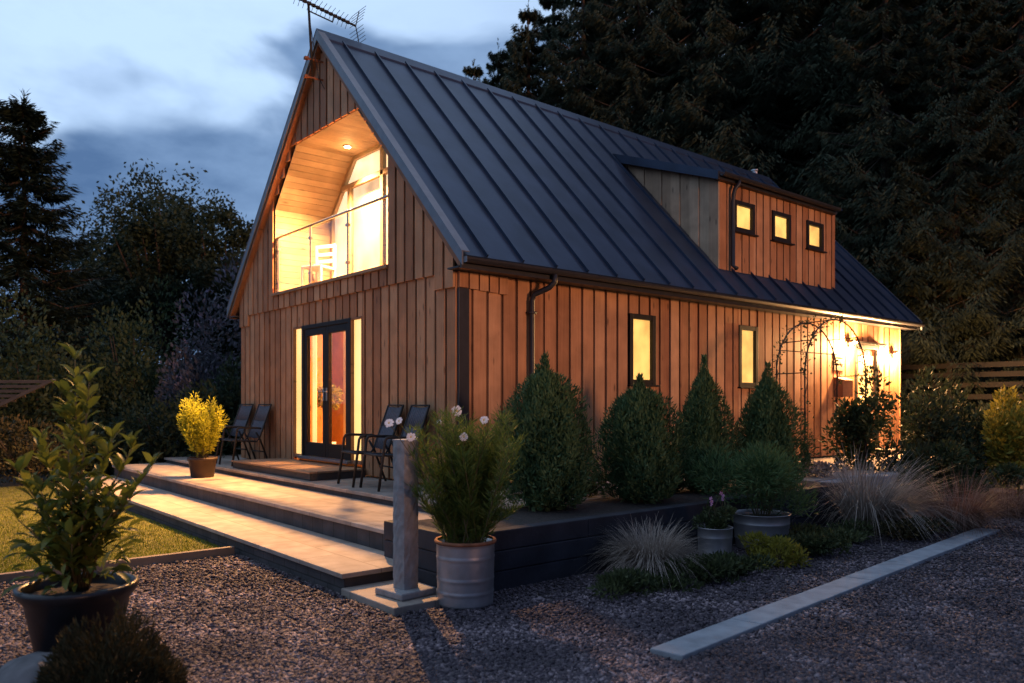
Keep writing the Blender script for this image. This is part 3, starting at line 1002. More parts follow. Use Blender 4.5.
m.tube([(cxg, yq + .05, czg - 0.05), (cxg, yq + .05, czg - 0.12), (-0.06, yq, czg - 0.20), (-0.09, yq, czg - 0.30), (-0.10, yq, czg - 0.44), (-0.10, yq, DZ0 + 0.08), (-0.02, yq, DZ0 + 0.02)], 0.036, 10)
m.build('dormer_downpipe', 'dark', dm, smooth=True)
m = MB(); m.box(DX - 0.02, DX + 0.02, DY0 - .02, DY1 + .02, DZ0 - 0.07, DZ0 - 0.002); m.build('dormer_flashing', 'roof', dm)
for d_ in DW:
    window(DX, *d_, fw=0.075, face=DX, sill=True)

# small flue on the far side of the ridge
m = MB(); m.tube([(-3.60, 12.0, 5.35), (-3.60, 12.0, 5.86)], 0.075, 14); m.tube([(-3.60, 12.0, 5.88), (-3.60, 12.0, 5.91)], 0.095, 14)
m.tube([(-3.60, 12.0, 5.8), (-3.60, 12.0, 5.9)], 0.04, 8)
m.build('flue', 'steel', roof, smooth=False)

# ---- french doors
def door_unit():
    y0, y1 = -0.028, 0.075
    fw = 0.07
    m = MB()
    # outer frame: jambs between sidelights and doors, head, threshold
    m.box(D0, D0 + fw, y0, y1, ZT, ZD - 0.0); m.box(D1 - fw, D1, y0, y1, ZT, ZD)
    m.box(D0 + fw, D1 - fw, y0 + .001, y1, ZD - 0.06, ZD)
    fr = m.build('door_frame', 'frame', house, bevel=0.004)
    m = MB(); m.box(D0 - 0.02, D1 + 0.02, -0.09, 0.075, ZT - 0.045, ZT - 0.001); m.build('threshold', 'trim', fr, bevel=0.004)
    for s in (0, 1):
        a = D0 + fw + 0.004 if s == 0 else (D0 + D1) / 2 + 0.004
        b = (D0 + D1) / 2 - 0.004 if s == 0 else D1 - fw - 0.004
        st = 0.095
        yy0, yy1 = -0.012, 0.05
        m = MB()
        m.box(a, a + st, yy0, yy1, ZT + 0.005, ZD - 0.065); m.box(b - st, b, yy0, yy1, ZT + 0.005, ZD - 0.065)
        m.box(a + st, b - st, yy0 + .001, yy1, ZT + 0.005, ZT + 0.22); m.box(a + st, b - st, yy0 + .001, yy1, ZD - 0.175, ZD - 0.065)
        d = m.build('door', 'frame', house, bevel=0.004)
        m = MB(); m.box(a + st, b - st, 0.015, 0.023, ZT + 0.22, ZD - 0.175); m.build('pane', 'glass', d)
        hx = b - 0.045 if s == 0 else a + 0.045
        m = MB(); m.box(hx - 0.018, hx + 0.018, yy0 - 0.012, yy0 - 0.001, 0.02, 0.22)
        m.tube([(hx, yy0 - 0.01, 0.16), (hx, yy0 - 0.05, 0.16), (hx + (-0.10 if s == 0 else 0.10), yy0 - 0.05, 0.16)], 0.009, 8)
        m.build('handle', 'steel', d)
    for a, b in ((S0, D0), (D1, S1)):
        m = MB()
        m.box(a, a + 0.012, -0.02, 0.07, ZT - 0.04, ZD - 0.001); m.box(b - 0.012, b - 0.001, -0.02, 0.07, ZT - 0.04, ZD - 0.001)
        m.box(a + 0.012, b - 0.012, -0.019, 0.07, ZT - 0.04, ZT + 0.01); m.box(a + 0.012, b - 0.012, -0.019, 0.07, ZD - 0.03, ZD - 0.001)
        s_ = m.build('sidelight', 'soffit', house, bevel=0.003)
        m = MB(); m.box(a + 0.012, b - 0.012, 0.020, 0.027, ZT + 0.01, ZD - 0.03); m.build('pane', 'glass', s_)
        m = MB(); m.box(a + 0.013, b - 0.013, 0.032, 0.040, ZT + 0.011, ZD - 0.031); m.build('blind', 'blind_s', s_)
door_unit()
for a, b in ((D0 + 0.175, D0 + 0.235), (D1 - 0.245, D1 - 0.175)):  # added strips that glow to stand in for the lit inner jambs
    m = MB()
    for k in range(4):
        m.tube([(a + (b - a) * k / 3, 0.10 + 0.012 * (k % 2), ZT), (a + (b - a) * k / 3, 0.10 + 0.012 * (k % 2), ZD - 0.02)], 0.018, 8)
    m.build('glowing_jamb_strip', 'blind_s', house, smooth=True)

# ---- room behind the doors
m = MB()
m.box(-6.7, -0.12, 0.12, 4.2, ZT - 0.10, ZT - 0.06)     # floor
m.build('room_floor', 'oak', house)
m = MB(); m.box(-6.7, -0.12, 0.12, 4.2, 1.42, 1.46); m.build('room_ceiling', 'white', house)
m = MB()
m.box(-6.72, -6.68, 0.12, 4.2, ZT - 0.1, 1.42); m.box(-6.7, -0.12, 4.2, 4.24, ZT - 0.1, 1.42); m.box(-0.16, -0.12, 0.12, 4.2, ZT - 0.1, 1.42)
m.box(-5.6, -5.1, 1.2, 1.26, ZT - .06, 1.42); m.box(-4.7, -4.5, 2.2, 2.26, ZT - .06, 1.42)
m.build('room_wall', 'oak', house)
m = MB(); m.box(-5.1, -4.98, 1.19, 1.27, ZT - .06, 1.42); m.box(-5.72, -5.6, 1.19, 1.27, ZT - .06, 1.42); m.box(-4.85, -4.72, 2.19, 2.27, ZT - .06, 1.42)
m.build('room_door_lining', 'white', house)

# ---- recessed balcony
def balcony():
    YB = 1.02
    # profile of the recess, right to left over the top
    prof = [(BAL_X1, BAL_Z0), (BAL_X1, BAL_ZJ), (XM + BAL_CX, BAL_ZC), (XM - BAL_CX, BAL_ZC), (BAL_X0, BAL_ZJ), (BAL_X0, BAL_Z0)]
    prof = [(XM + (q[0] - XM) * 0.995, q[1] - (0.008 if q[1] > 2 else -0.001)) for q in prof]
    m = MB()
    n = 11
    def plank(p, q, y0, y1):
        p, q = Vector(p), Vector(q)
        d = (q - p).normalized(); nn = Vector((d.y, -d.x)) * 0.015
        m.prism([tuple(p), tuple(q), tuple(q + nn), tuple(p + nn)], 'y', y0, y1)
    for p, q in zip(prof[:-1], prof[1:]):
        p, q = Vector(p), Vector(q)
        k = max(1, int((q - p).length / 0.105))
        for i in range(k):
            a, b = p.lerp(q, i / k), p.lerp(q, (i + 0.95) / k)
            plank(a, b, -0.010, YB)
    bal = m.build('balcony_lining', 'lining', house)
    m = MB()
    k = 24
    for i in range(k):
        m.box(BAL_X0 + 0.02 + (BAL_X1 - BAL_X0 - 0.04) * i / k, BAL_X0 + 0.02 + (BAL_X1 - BAL_X0 - 0.04) * (i + .95) / k, -0.01, YB, BAL_Z0 - 0.03, BAL_Z0 + 0.01)
    m.build('balcony_floor', 'soffit', house)
    m = MB(); m.box(BAL_X0 - 0.02, BAL_X1 + 0.02, -0.085, -0.012, BAL_Z0 - 0.035, BAL_Z0 + 0.012)
    m.build('balcony_sill', 'deckwood', house, bevel=0.004)
    # glazed screen at the back: frame, lit curtains behind panes
    poly = [(p[0], p[1]) for p in prof]
    m = MB(); m.prism(poly, 'y', YB + 0.10, YB + 0.12); m.build('lit_curtain', 'screen', house)
    m = MB()
    for p, q in zip(prof[:-1], prof[1:]):
        p, q = Vector(p), Vector(q); c = Vector((XM, 3.0))
        p2, q2 = p.lerp(c, 0.045), q.lerp(c, 0.045)
        m.prism([tuple(p), tuple(q), tuple(q2), tuple(p2)], 'y', YB - 0.001, YB + 0.06)
    m.box(XM - 1.40, XM + 1.40, YB - 0.02, YB + 0.05, 3.72, 3.80)
    for x in (-4.55, -3.45, -2.35):
        m.box(x - 0.045, x + 0.045, YB - 0.02, YB + 0.05, BAL_Z0, 3.72 if x != -3.45 else BAL_ZC - .03)
    m.box(BAL_X0 + .06, BAL_X1 - .06, YB - 0.015, YB + 0.05, BAL_Z0 + 0.01, BAL_Z0 + 0.14)
    sc = m.build('balcony_screen', 'lining', house)
    m = MB(); m.box(-4.505, -3.495, YB + 0.01, YB + 0.016, BAL_Z0 + .14, 3.72); m.box(-3.405, -2.395, YB + 0.01, YB + 0.016, BAL_Z0 + .14, 3.72)
    m.build('pane', 'glass', sc)
    # railing: steel handrail, clamps and three glass panels
    zr = BAL_Z0 + 0.98
    m = MB(); m.tube([(BAL_X0 + 0.01, 0.02, zr), (BAL_X1 - 0.01, 0.02, zr)], 0.021, 12)
    hr = m.build('handrail', 'steel', house, smooth=True)
    ps = [BAL_X0 + 0.05, BAL_X0 + 1.28, BAL_X0 + 2.52, BAL_X1 - 0.05]
    for x in ps:
        m = MB(); m.tube([(x, 0.03, BAL_Z0 + 0.01), (x, 0.03, zr)], 0.016, 10)
        for z in (0.22, 0.78):
            m.box(x - 0.035, x + 0.035, 0.005, 0.055, BAL_Z0 + z - 0.02, BAL_Z0 + z + 0.02)
        m.build('railing_post', 'steel', hr)
    for a, b in zip(ps[:-1], ps[1:]):
        m = MB(); m.box(a + 0.03, b - 0.03, 0.026, 0.036, BAL_Z0 + 0.08, zr - 0.05); m.build('glass_panel', 'glass', hr)
balcony()

# downlight in the balcony ceiling: its own fitting and light
lx, ly = -3.96, 0.66
m = MB(); m.lathe([(0.0, BAL_ZC - 0.012), (0.055, BAL_ZC - 0.012), (0.075, BAL_ZC - 0.03), (0.08, BAL_ZC - 0.016)], lx, ly, 24)
dl = m.build('downlight', 'steel', smooth=True)
tag(dl, 'small round downlight glowing in the sloping balcony ceiling', 'ceiling light')
m = MB(); m.lathe([(0.0, BAL_ZC - 0.034), (0.045, BAL_ZC - 0.034), (0.052, BAL_ZC - 0.026)], lx, ly, 20)
m.build('bulb', 'bulb', dl)
def spot(name, loc, to, power, col, size=170, blend=1.0, rad=0.05):
    d = bpy.data.lights.new(name, 'SPOT'); d.energy = power; d.color = col; d.spot_size = R(size); d.spot_blend = blend; d.shadow_soft_size = rad
    o = bpy.data.objects.new(name, d); COL.objects.link(o); o.location = loc
    o.rotation_euler = (Vector(to) - Vector(loc)).to_track_quat('-Z', 'Y').to_euler()
    return o
def point(name, loc, power, col, rad=0.05):
    d = bpy.data.lights.new(name, 'POINT'); d.energy = power; d.color = col; d.shadow_soft_size = rad
    o = bpy.data.objects.new(name, d); COL.objects.link(o); o.location = loc
    return o
WARM = (1.0, 0.49, 0.165)
spot('downlight_beam', (lx, ly, BAL_ZC - 0.05), (lx + 0.5, ly - 2.2, ZG), 11500, WARM, 136, 1.0, 0.05)
point('downlight_glow', (lx, ly, BAL_ZC - 0.16), 9, WARM, 0.06)
point('room_light', (-3.2, 2.0, 1.15), 1300, WARM, 0.15)

# far door with its frame and two wall lamps
def far_door():
    y0, y1, z0, z1 = FD
    m = MB()
    m.box(-0.08, 0.035, y0, y0 + 0.07, z0, z1); m.box(-0.08, 0.035, y1 - 0.07, y1, z0, z1); m.box(-0.08, 0.034, y0 + 0.07, y1 - 0.07, z1 - 0.08, z1)
    m.box(-0.02, 0.16, y0 - 0.14, y1 + 0.10, z1 + 0.002, z1 + 0.045)
    m.build('door_frame', 'frame', house, bevel=0.004)
    m = MB(); m.box(-0.06, -0.015, y0 + 0.075, y1 - 0.075, z0 + 0.01, z1 - 0.085)
    for k in range(5):
        m.box(-0.015, -0.006, y0 + 0.10 + k * 0.16, y0 + 0.24 + k * 0.16, z0 + 0.06, z1 - 0.12)
    d = m.build('door', 'cedar', house, bevel=0.003)
    m = MB(); m.box(-0.004, 0.004, y0 + 0.19, y1 - 0.19, -0.05, z1 - 0.22); m.build('pane', 'blind_s', d)
    m = MB(); m.tube([(0.0, y0 + 0.14, 0.1), (0.05, y0 + 0.14, 0.1), (0.05, y0 + 0.25, 0.1)], 0.01, 8); m.build('handle', 'steel', d)
    m = MB(); m.box(-0.02, 0.5, y0 - 0.1, y1 + 0.1, ZA - 0.001, z0 - 0.002); m.build('doorstep', 'paver', house, bevel=0.006)
far_door()
def wall_lamp(y, z, label):
    m = MB(); m.box(0.014, 0.03, y - 0.05, y + 0.05, z - 0.09, z + 0.09)
    m.tube([(0.028, y, z), (0.10, y, z + 0.02), (0.10, y, z + 0.05)], 0.011, 8)
    m.lathe([(0.0, z + 0.13), (0.045, z + 0.125), (0.065, z + 0.09), (0.068, z + 0.06)], 0.10, y, 20)
    b = m.build('wall_lamp', 'dark', smooth=False)
    tag(b, label, 'wall lamp', 'wall lamps beside the far door')
    m = MB(); m.lathe([(0.0, z - 0.02), (0.03, z - 0.015), (0.042, z + 0.02), (0.035, z + 0.06)], 0.10, y, 16)
    m.build('bulb', 'bulb2', b, smooth=True)
    point('wall_lamp_light', (0.19, y, z + 0.02), 850, (1.0, 0.52, 0.20), 0.05)
wall_lamp(9.70, 1.13, 'bright wall lamp on the house side of the far door, nearer the slot windows')
wall_lamp(11.62, 0.98, 'bright wall lamp between the far door and the end of the long wall')
m = MB()
for k in range(3): m.box(0.016, 0.034, 9.12, 9.52, 0.62 + k * 0.13, 0.72 + k * 0.13)
m.box(0.012, 0.018, 9.15, 9.18, 0.60, 1.0); m.box(0.012, 0.018, 9.46, 9.49, 0.60, 1.0)
o = m.build('slatted_plaque', 'lining', bevel=0.004); tag(o, 'small pale plaque of three slats on the long wall by the far door', 'plaque')
m = MB(); m.prism([(0.016, 0.10), (0.20, 0.10), (0.20, 0.42), (0.016, 0.48)], 'y', 9.14, 9.54)
m.prism([(0.012, 0.50), (0.22, 0.435), (0.22, 0.42), (0.012, 0.485)], 'y', 9.12, 9.56)
lb = m.build('letter_box', 'soffit', bevel=0.005); tag(lb, 'brown letter box on the long wall under the slatted plaque', 'letter box')

# tv aerial on the gable peak
def aerial():
    a = empty('tv_aerial', (-3.46, -0.31, 5.0))
    tag(a, 'long spiky television aerial on a mast at the gable peak', 'aerial')
    def loc(p): return (p[0] + 3.46, p[1] + 0.42, p[2] - 5.0)
    m = MB(); m.tube([loc((-3.46, -0.31, 4.93)), loc((-3.43, -0.40, 6.12))], 0.020, 10); m.build('mast', 'iron', a, smooth=True)
    for z in (4.98, 5.26):
        m = MB(); m.tube([loc((-3.46, -0.43, z)), loc((-3.42, -0.05, z - 0.0))], 0.016, 8); m.box(-0.03, 0.03, -0.03, 0.03, z - 5.02, z - 4.98)
        m.build('bracket', 'rust', a)
    P0, P1 = Vector((-3.40, -0.62, 6.11)), Vector((-3.50, 0.45, 6.03))
    m = MB(); m.tube([loc(P0), loc(P1)], 0.016, 8)
    m.tube([loc((-3.43, -0.40, 5.98)), loc((-3.46, 0.02, 5.95)), loc(P0.lerp(P1, .62))], 0.011, 8)
    m.build('boom', 'iron', a)
    m = MB()
    for k in range(13):
        c = P0.lerp(P1, k / 14)
        for sx, sz in ((1, 1), (1, -1), (-1, 1), (-1, -1)):
            m.tube([loc(c), loc(c + Vector((sx * 0.12, 0.02, sz * 0.055)))], 0.004, 5)
        m.box(*(lambda q: (q[0] - .02, q[0] + .02, q[1] - .03, q[1] + .03, q[2] - .02, q[2] + .02))(loc(c)))
    m.build('director', 'iron', a)
    m = MB()
    for sz in (1, -1):
        m.tube([loc(P1), loc(P1 + Vector((0, 0.06, sz * 0.26)))], 0.008, 6)
        for k in range(5):
            c = P1 + Vector((0, 0.012 * (k + 1), sz * 0.052 * (k + 1)))
            m.tube([loc(c - Vector((0.22, 0, 0))), loc(c + Vector((0.22, 0, 0)))], 0.004, 5)
    m.build('reflector', 'iron', a)
    m = MB(); m.tube([loc((-3.44, -0.38, 5.9)), loc((-3.40, -0.25, 5.0)), loc((-3.36, -0.12, 4.75)), loc((-3.28, -0.07, 4.70)), loc((-3.24, -0.07, 4.85)), loc((-3.30, -0.06, 4.95))], 0.006, 6)
    m.build('cable', 'iron', a)
aerial()

# door step in front of the french doors
m = MB()
m.box(-4.95, -2.15, -0.88, -0.865, ZA + 0.002, -0.975); m.box(-4.95, -4.935, -0.86, -0.03, ZA + 0.002, -0.975); m.box(-2.165, -2.15, -0.86, -0.03, ZA + 0.002, -0.975)
st = m.build('door_platform', 'oldwood', bevel=0.003); tag(st, 'low boarded timber platform in front of the french doors', 'platform')
m = MB()
for k in range(7):
    y0 = -0.90 + k * 0.1245
    m.box(-4.97, -2.13, y0, y0 + 0.118, -0.973, -0.948)
m.build('deck_board', 'deckwood', st, bevel=0.003)

# house plant behind the glass doors
def topiary():
    t = empty('house_plant', (-4.55, 0.62, ZT - 0.06))
    tag(t, 'round leafy house plant seen through the french doors', 'house plant')
    m = MB(); m.lathe([(0.0, 0.0), (0.10, 0.0), (0.13, 0.24), (0.11, 0.24), (0.0, 0.21)], 0, 0, 20); m.build('pot', 'white', t, smooth=True)
    m = MB(); m.tube([(0, 0, 0.2), (0.01, 0, 0.8)], 0.012, 8); m.build('stem', 'stem', t)
    n = 700
    d = nrm(RNG.normal(size=(n, 3))); P = d * (0.13 + 0.09 * RNG.random(n))[:, None] + np.array([0, 0, 1.0])
    v, f = leaves(P, d + 0.6 * RNG.normal(size=(n, 3)), 0.07, 0.035, RNG, fold=.1)
    np_mesh('foliage', v, f, 'lime', t)
topiary()

# ------------------------------------------------------------------ patio chairs
def patio_chair():
    c = empty('patio_chair')
    m = MB()
    w_ = 0.27
    tube = m.tube
    for s in (-1, 1):
        fr = MB()
        fr.tube([(s * w_, -0.30, 0.0), (s * (w_ - 0.005), -0.24, 0.42), (s * w_, -0.22, 0.60), (s * w_, -0.20, 0.635), (s * w_, -0.16, 0.645), (s * w_, 0.16, 0.63), (s * w_, 0.20, 0.62)], 0.018, 8)
        fr.build('armrest', 'iron', c, smooth=True)
        fr = MB()
        fr.tube([(s * (w_ - .02), 0.36, 0.0), (s * (w_ - .02), 0.20, 0.42), (s * (w_ - .02), 0.12, 0.56)], 0.016, 8)
        fr.build('leg', 'iron', c, smooth=True)
        fr = MB()
        fr.tube([(s * (w_ - .03), -0.25, 0.43), (s * (w_ - .03), 0.14, 0.40), (s * (w_ - .03), 0.19, 0.46), (s * (w_ - .03), 0.40, 1.03)], 0.015, 8)
        fr.build('side_rail', 'iron', c, smooth=True)
    for a_, y_, z_ in ((w_, -0.25, 0.42), (w_ - .02, 0.27, 0.22), (w_ - .03, 0.40, 1.03)):
        fr = MB(); fr.tube([(-a_, y_, z_), (a_, y_, z_)], 0.011, 8); fr.build('cross_rail', 'iron', c, smooth=True)
    def sheet(pts, nm):
        mm = MB(); k = 10
        for j in range(len(pts) - 1):
            (y0, z0), (y1, z1) = pts[j], pts[j + 1]
            for i in range(k):
                xa, xb = -w_ + .03 + (2 * w_ - .06) * i / k, -w_ + .03 + (2 * w_ - .06) * (i + 1) / k
                sag = lambda x: -0.02 * (1 - (x / (w_ - .03)) ** 2)
                mm.quad((xa, y0 - sag(xa) * .3, z0 + sag(xa)), (xb, y0 - sag(xb) * .3, z0 + sag(xb)), (xb, y1 - sag(xb) * .3, z1 + sag(xb)), (xa, y1 - sag(xa) * .3, z1 + sag(xa)))
        o = mm.build(nm, 'sling', c, smooth=True)
        md = o.modifiers.new('thick', 'SOLIDIFY'); md.thickness = 0.006
        return o
    sheet([(-0.24, 0.435), (-0.05, 0.418), (0.13, 0.405)], 'seat')
    sheet([(0.19, 0.47), (0.30, 0.76), (0.395, 1.02)], 'backrest')
    return c
ch = patio_chair()
CHAIRS = [(-1.30, -0.48, R(-8), 'dark sling armchair right of the french doors, its whole arm and front legs in view'),
          (-0.70, -0.48, R(-6), 'dark sling armchair nearest the corner of the house, behind the granite post'),
          (-6.35, -0.48, R(4), 'dark sling armchair against the gable, beside the golden shrub, farther from the door'),
          (-5.55, -0.48, R(2), 'dark sling armchair against the gable between the golden shrub and the door')]
for i, (x, y, rz, lab) in enumerate(CHAIRS):
    o = ch if i == 0 else dup(ch)
    o.location = (x, y, ZA); o.rotation_euler = (0, 0, rz)
    tag(o, lab, 'patio chair', 'sling armchairs on the terrace')

# white chair on the balcony
def balcony_chair():
    c = empty('balcony_chair', (-4.78, 0.55, BAL_Z0 + 0.01), R(25))
    tag(c, 'white painted chair behind the balcony glass', 'chair')
    m = MB(); m.box(-0.21, 0.21, -0.21, 0.21, 0.42, 0.46); m.build('seat', 'white', c, bevel=0.005)
    for sx in (-1, 1):
        m = MB(); m.box(sx * 0.19 - 0.02, sx * 0.19 + 0.02, -0.21, -0.17, 0, 0.42); m.build('leg', 'white', c)
        m = MB(); m.box(sx * 0.19 - 0.02, sx * 0.19 + 0.02, 0.17, 0.21, 0, 0.88); m.build('leg', 'white', c)
    m = MB()
    for z in (0.56, 0.68, 0.82): m.box(-0.17, 0.17, 0.18, 0.20, z, z + 0.06)
    m.build('backrest', 'white', c)
balcony_chair()

# ------------------------------------------------------------------ granite post on its plinth
def post():
    p = empty('granite_post', (2.60, -2.37, ZG + 0.045))
    tag(p, 'rough grey granite post standing on a square plinth by the steps', 'post')
    m = MB(); m.box(-0.17, 0.17, -0.17, 0.17, 0.001, 0.055); m.build('plinth', 'granite', p, bevel=0.012)
    rng = np.random.default_rng(3)
    nz = 26
    m = MB()
    rings = []
    for k in range(nz + 1):
        z = 0.056 + 1.13 * k / nz
        ring = []
        for j in range(24):
            t = 2 * PI * j / 24
            sq = 0.080 / max(abs(math.cos(t)), abs(math.sin(t))) ** 0.55
            sq *= 1 + 0.035 * rng.normal() * (0.7 if 0 < k < nz else 0.3)
            ring.append((sq * math.cos(t), sq * math.sin(t), z))
        rings.append(ring)
    i0 = 0
    for r_ in rings: m.v += r_
    for k in range(nz):
        for j in range(24):
            j2 = (j + 1) % 24
            m.f.append((k * 24 + j, k * 24 + j2, (k + 1) * 24 + j2, (k + 1) * 24 + j))
    m.f.append(tuple(nz * 24 + j for j in range(24)))
    m.build('shaft', 'granite', p, smooth=False)
    m = MB(); m.box(-0.076, 0.076, -0.076, 0.076, 1.186, 1.197); m.build('cap', 'concrete', p, bevel=0.004)
    p.rotation_euler = (0, 0, R(6))
post()

# ------------------------------------------------------------------ plants
def flower(parent, base, tip, r, mat, rng, petals=8, facing=None):
    base, tip = Vector(base), Vector(tip)
    m = MB()
    mid = base.lerp(tip, 0.5) + Vector((rng.normal() * 0.03, rng.normal() * 0.03, 0.02))
    m.tube([base, mid, tip], 0.003, 5)
    st_ = m.build('flower_stem', 'stem', parent)
    nv = Vector(facing if facing is not None else (0.5, -0.6, 0.35)).normalized()
    a = nv.orthogonal().normalized(); b = nv.cross(a)
    m = MB()
    for k in range(petals):
        t = 2 * PI * k / petals + rng.normal() * .08
        d = a * math.cos(t) + b * math.sin(t); s = nv.cross(d)
        l = r * (0.9 + 0.2 * rng.random())
        p = [tip + d * r * 0.12, tip + d * l * 0.55 + s * r * 0.30 + nv * r * 0.15, tip + d * l * 0.95 + s * r * 0.22 + nv * r * 0.1, tip + d * l + nv * r * 0.02, tip + d * l * 0.95 - s * r * 0.22 + nv * r * 0.1, tip + d * l * 0.55 - s * r * 0.30 + nv * r * 0.15]
        m.quad(*p)
    fl = m.build('flower', mat, parent)
    m = MB(); m.lathe([(0.0, r * .16), (r * .12, r * .12), (r * .2, 0.0)], 0, 0, 8)
    c = m.build('flower_centre', 'yellowc', fl)
    c.matrix_local = Matrix.Translation(tip) @ nv.to_track_quat('Z', 'Y').to_matrix().to_4x4()

def bin_planter():
    p = empty('bin_planter', (2.97, -2.07, ZG))
    tag(p, 'ribbed galvanised bin of feathery green foliage with white flowers', 'planter')
    prof = [(0.0, 0.0), (0.205, 0.0), (0.212, 0.01)]
    for k in range(1, 40):
        z = 0.01 + 0.455 * k / 40
        rib = 0.0045 * sum(math.exp(-((z - q) / 0.008) ** 2) for q in (0.10, 0.20, 0.36))
        prof.append((0.212 + 0.010 * k / 40 + rib, z))
    prof += [(0.226, 0.465), (0.226, 0.472), (0.212, 0.472), (0.208, 0.42)]
    m = MB(); m.lathe(prof, 0, 0, 48); m.build('bin', 'galv', p, smooth=True)
    m = MB(); m.lathe([(0.213, 0.466), (0.234, 0.466), (0.238, 0.480), (0.230, 0.492), (0.213, 0.490)], 0, 0, 48); m.build('rim', 'rust', p, smooth=True)
    m = MB(); m.lathe([(0.0, 0.44), (0.12, 0.435), (0.211, 0.425)], 0, 0, 24); m.build('soil', 'soil', p)
    rng = np.random.default_rng(11)
    m = MB(); V = []
    for k in range(56):
        t = rng.uniform(0, 2 * PI); r0 = 0.15 * math.sqrt(rng.random())
        b = np.array([r0 * math.cos(t), r0 * math.sin(t), 0.43])
        # lean mostly to both sides as seen from the drive
        lean = rng.normal(size=2) * 0.15
        hgt = rng.uniform(0.45, 1.0)
        e = b + np.array([lean[0] + CS * (0.13 if k % 2 else -0.15), lean[1] + SN * (0.13 if k % 2 else -0.15), hgt - (0.0 if k % 3 else 0.22)])
        mid = (b + e) / 2 + np.array([0, 0, 0.03])
        m.tube([tuple(b), tuple(mid), tuple(e)], [0.005, 0.004, 0.002], 5)
        n = 300
        s = rng.random(n) ** 0.65
        q = (1 - s)[:, None] ** 2 * b + (2 * s * (1 - s))[:, None] * mid + (s ** 2)[:, None] * e
        ang = rng.random(n) * 2 * PI
        out_ = np.stack([np.cos(ang), np.sin(ang), 0.75 + 0.5 * rng.random(n)], 1)
        q = q + nrm(out_) * (0.07 * rng.random(n))[:, None] * (0.2 + 0.8 * s[:, None])
        V.append(leaves(q, out_ + 0.3 * rng.normal(size=(n, 3)), 0.085, 0.0065, rng))
    m.build('stem', 'stem', p)
    v, f = join(V); np_mesh('foliage', v, f, 'feather', p)
    rngf = np.random.default_rng(5)
    # blossom heads: (u, w) as seen in the photo, given a place around the bin
    for u, wv, dd, rr in ((389, 423, 5.75, 0.036), (399, 421, 5.8, 0.030), (411, 437, 5.80, 0.034), (457, 411, 5.95, 0.040), (464, 437, 5.85, 0.034), (484, 420, 6.0, 0.034), (439, 422, 6.0, 0.022)):
        x, y = at(u, dd); z = -(wv - 402.05) / F * dd
        flower(p, (0.03 * rngf.normal(), 0.03 * rngf.normal(), 0.5), (x - 2.97, y + 2.07, z - ZG), rr, 'petal', rngf, 9, (0.6 + .2 * rngf.normal(), -0.6, 0.4 + .2 * rngf.normal()))
bin_planter()

def cone_shrub(u, d, width, top_z, base_z, label, seed, peak=0.16, pw=1.6, mat='cypress', n=5200, group='dark conifers in the raised bed', cat='conifer', name='conifer_shrub', ln=0.058, wd=0.017):
    rng = np.random.default_rng(seed)
    x, y = at(u, d)
    p = empty(name, (x, y, base_z))
    tag(p, label, cat, group)
    h = top_z - base_z
    R0 = width / 2
    def prof(t):
        t = np.clip(t, 0, 1)
        body = np.where(t < 0.28, 0.62 + 0.38 * np.sin(t / 0.28 * PI / 2), np.sqrt(np.clip(1 - ((t - 0.28) / 0.72) ** pw, 0, 1)) ** (1.0 if pw > 1.5 else 1.5))
        return body
    hb = h * (1 - peak)
    t = rng.random(n * 2); keep = rng.random(n * 2) < (0.25 + 0.75 * prof(t)); t = t[keep][:n]
    k = len(t)
    a = rng.random(k) * 2 * PI
    lump = 1 + 0.17 * np.sin(3 * a + 4 * t + seed) + 0.10 * np.sin(7 * a - 9 * t + 2 * seed) + 0.06 * np.sin(13 * a + 17 * t)
    rad = R0 * prof(t) * lump * (1 - 0.45 * rng.random(k) ** 2.2) * np.where(rng.random(k) < 0.06, 1 + 0.2 * rng.random(k), 1.0)
    P = np.stack([rad * np.cos(a), rad * np.sin(a), 0.04 + hb * t], 1)
    D = np.stack([np.cos(a) * 0.6, np.sin(a) * 0.6, 0.75 + 0.8 * t], 1) + 0.5 * rng.normal(size=(k, 3))
    # leaders at the top
    V = [leaves(P, D, ln, wd, rng, roll=np.stack([np.cos(a), np.sin(a), 0 * a], 1))]
    nl = 5
    for j in range(nl):
        aa = rng.random() * 2 * PI; r0 = R0 * 0.30 * rng.random() if j else 0.0
        hh = h * (1 if j == 0 else rng.uniform(0.80, 0.93))
        nn = 700 if j == 0 else 380
        s = rng.random(nn); z0 = hb * 0.66
        zz = z0 + (hh - z0) * s
        rr = 0.17 * (1 - s) ** 0.9 * rng.random(nn) + 0.004
        b = rng.random(nn) * 2 * PI
        Q = np.stack([r0 * math.cos(aa) + rr * np.cos(b), r0 * math.sin(aa) + rr * np.sin(b), zz - 0.03], 1)
        V.append(leaves(Q, np.stack([np.cos(b) * .5, np.sin(b) * .5, 0 * b + 1.0], 1), ln * .9, wd, rng))
    # dense inner fill so the heart of the shrub is not see-through
    ni = n // 3
    t = rng.random(ni); a = rng.random(ni) * 2 * PI; rad = R0 * prof(t) * 0.62 * np.sqrt(rng.random(ni))
    P = np.stack([rad * np.cos(a), rad * np.sin(a), 0.02 + hb * 0.92 * t], 1)
    V.append(leaves(P, rng.normal(size=(ni, 3)) + np.array([0, 0, .6]), ln * 1.6, wd * 2.6, rng))
    v, f = join(V); np_mesh('foliage', v, f, mat, p)
    m = MB(); m.tube([(0, 0, -0.02), (0, 0, h * 0.75)], [0.03, 0.008], 7); m.build('trunk', 'bark', p)
    return p
BZ = -1.085
cone_shrub(545, 8.0, 0.98, 0.50, BZ, 'tallest broad dark conifer bush beside the downpipe, nearest the house corner', 1, pw=1.7, n=13650)
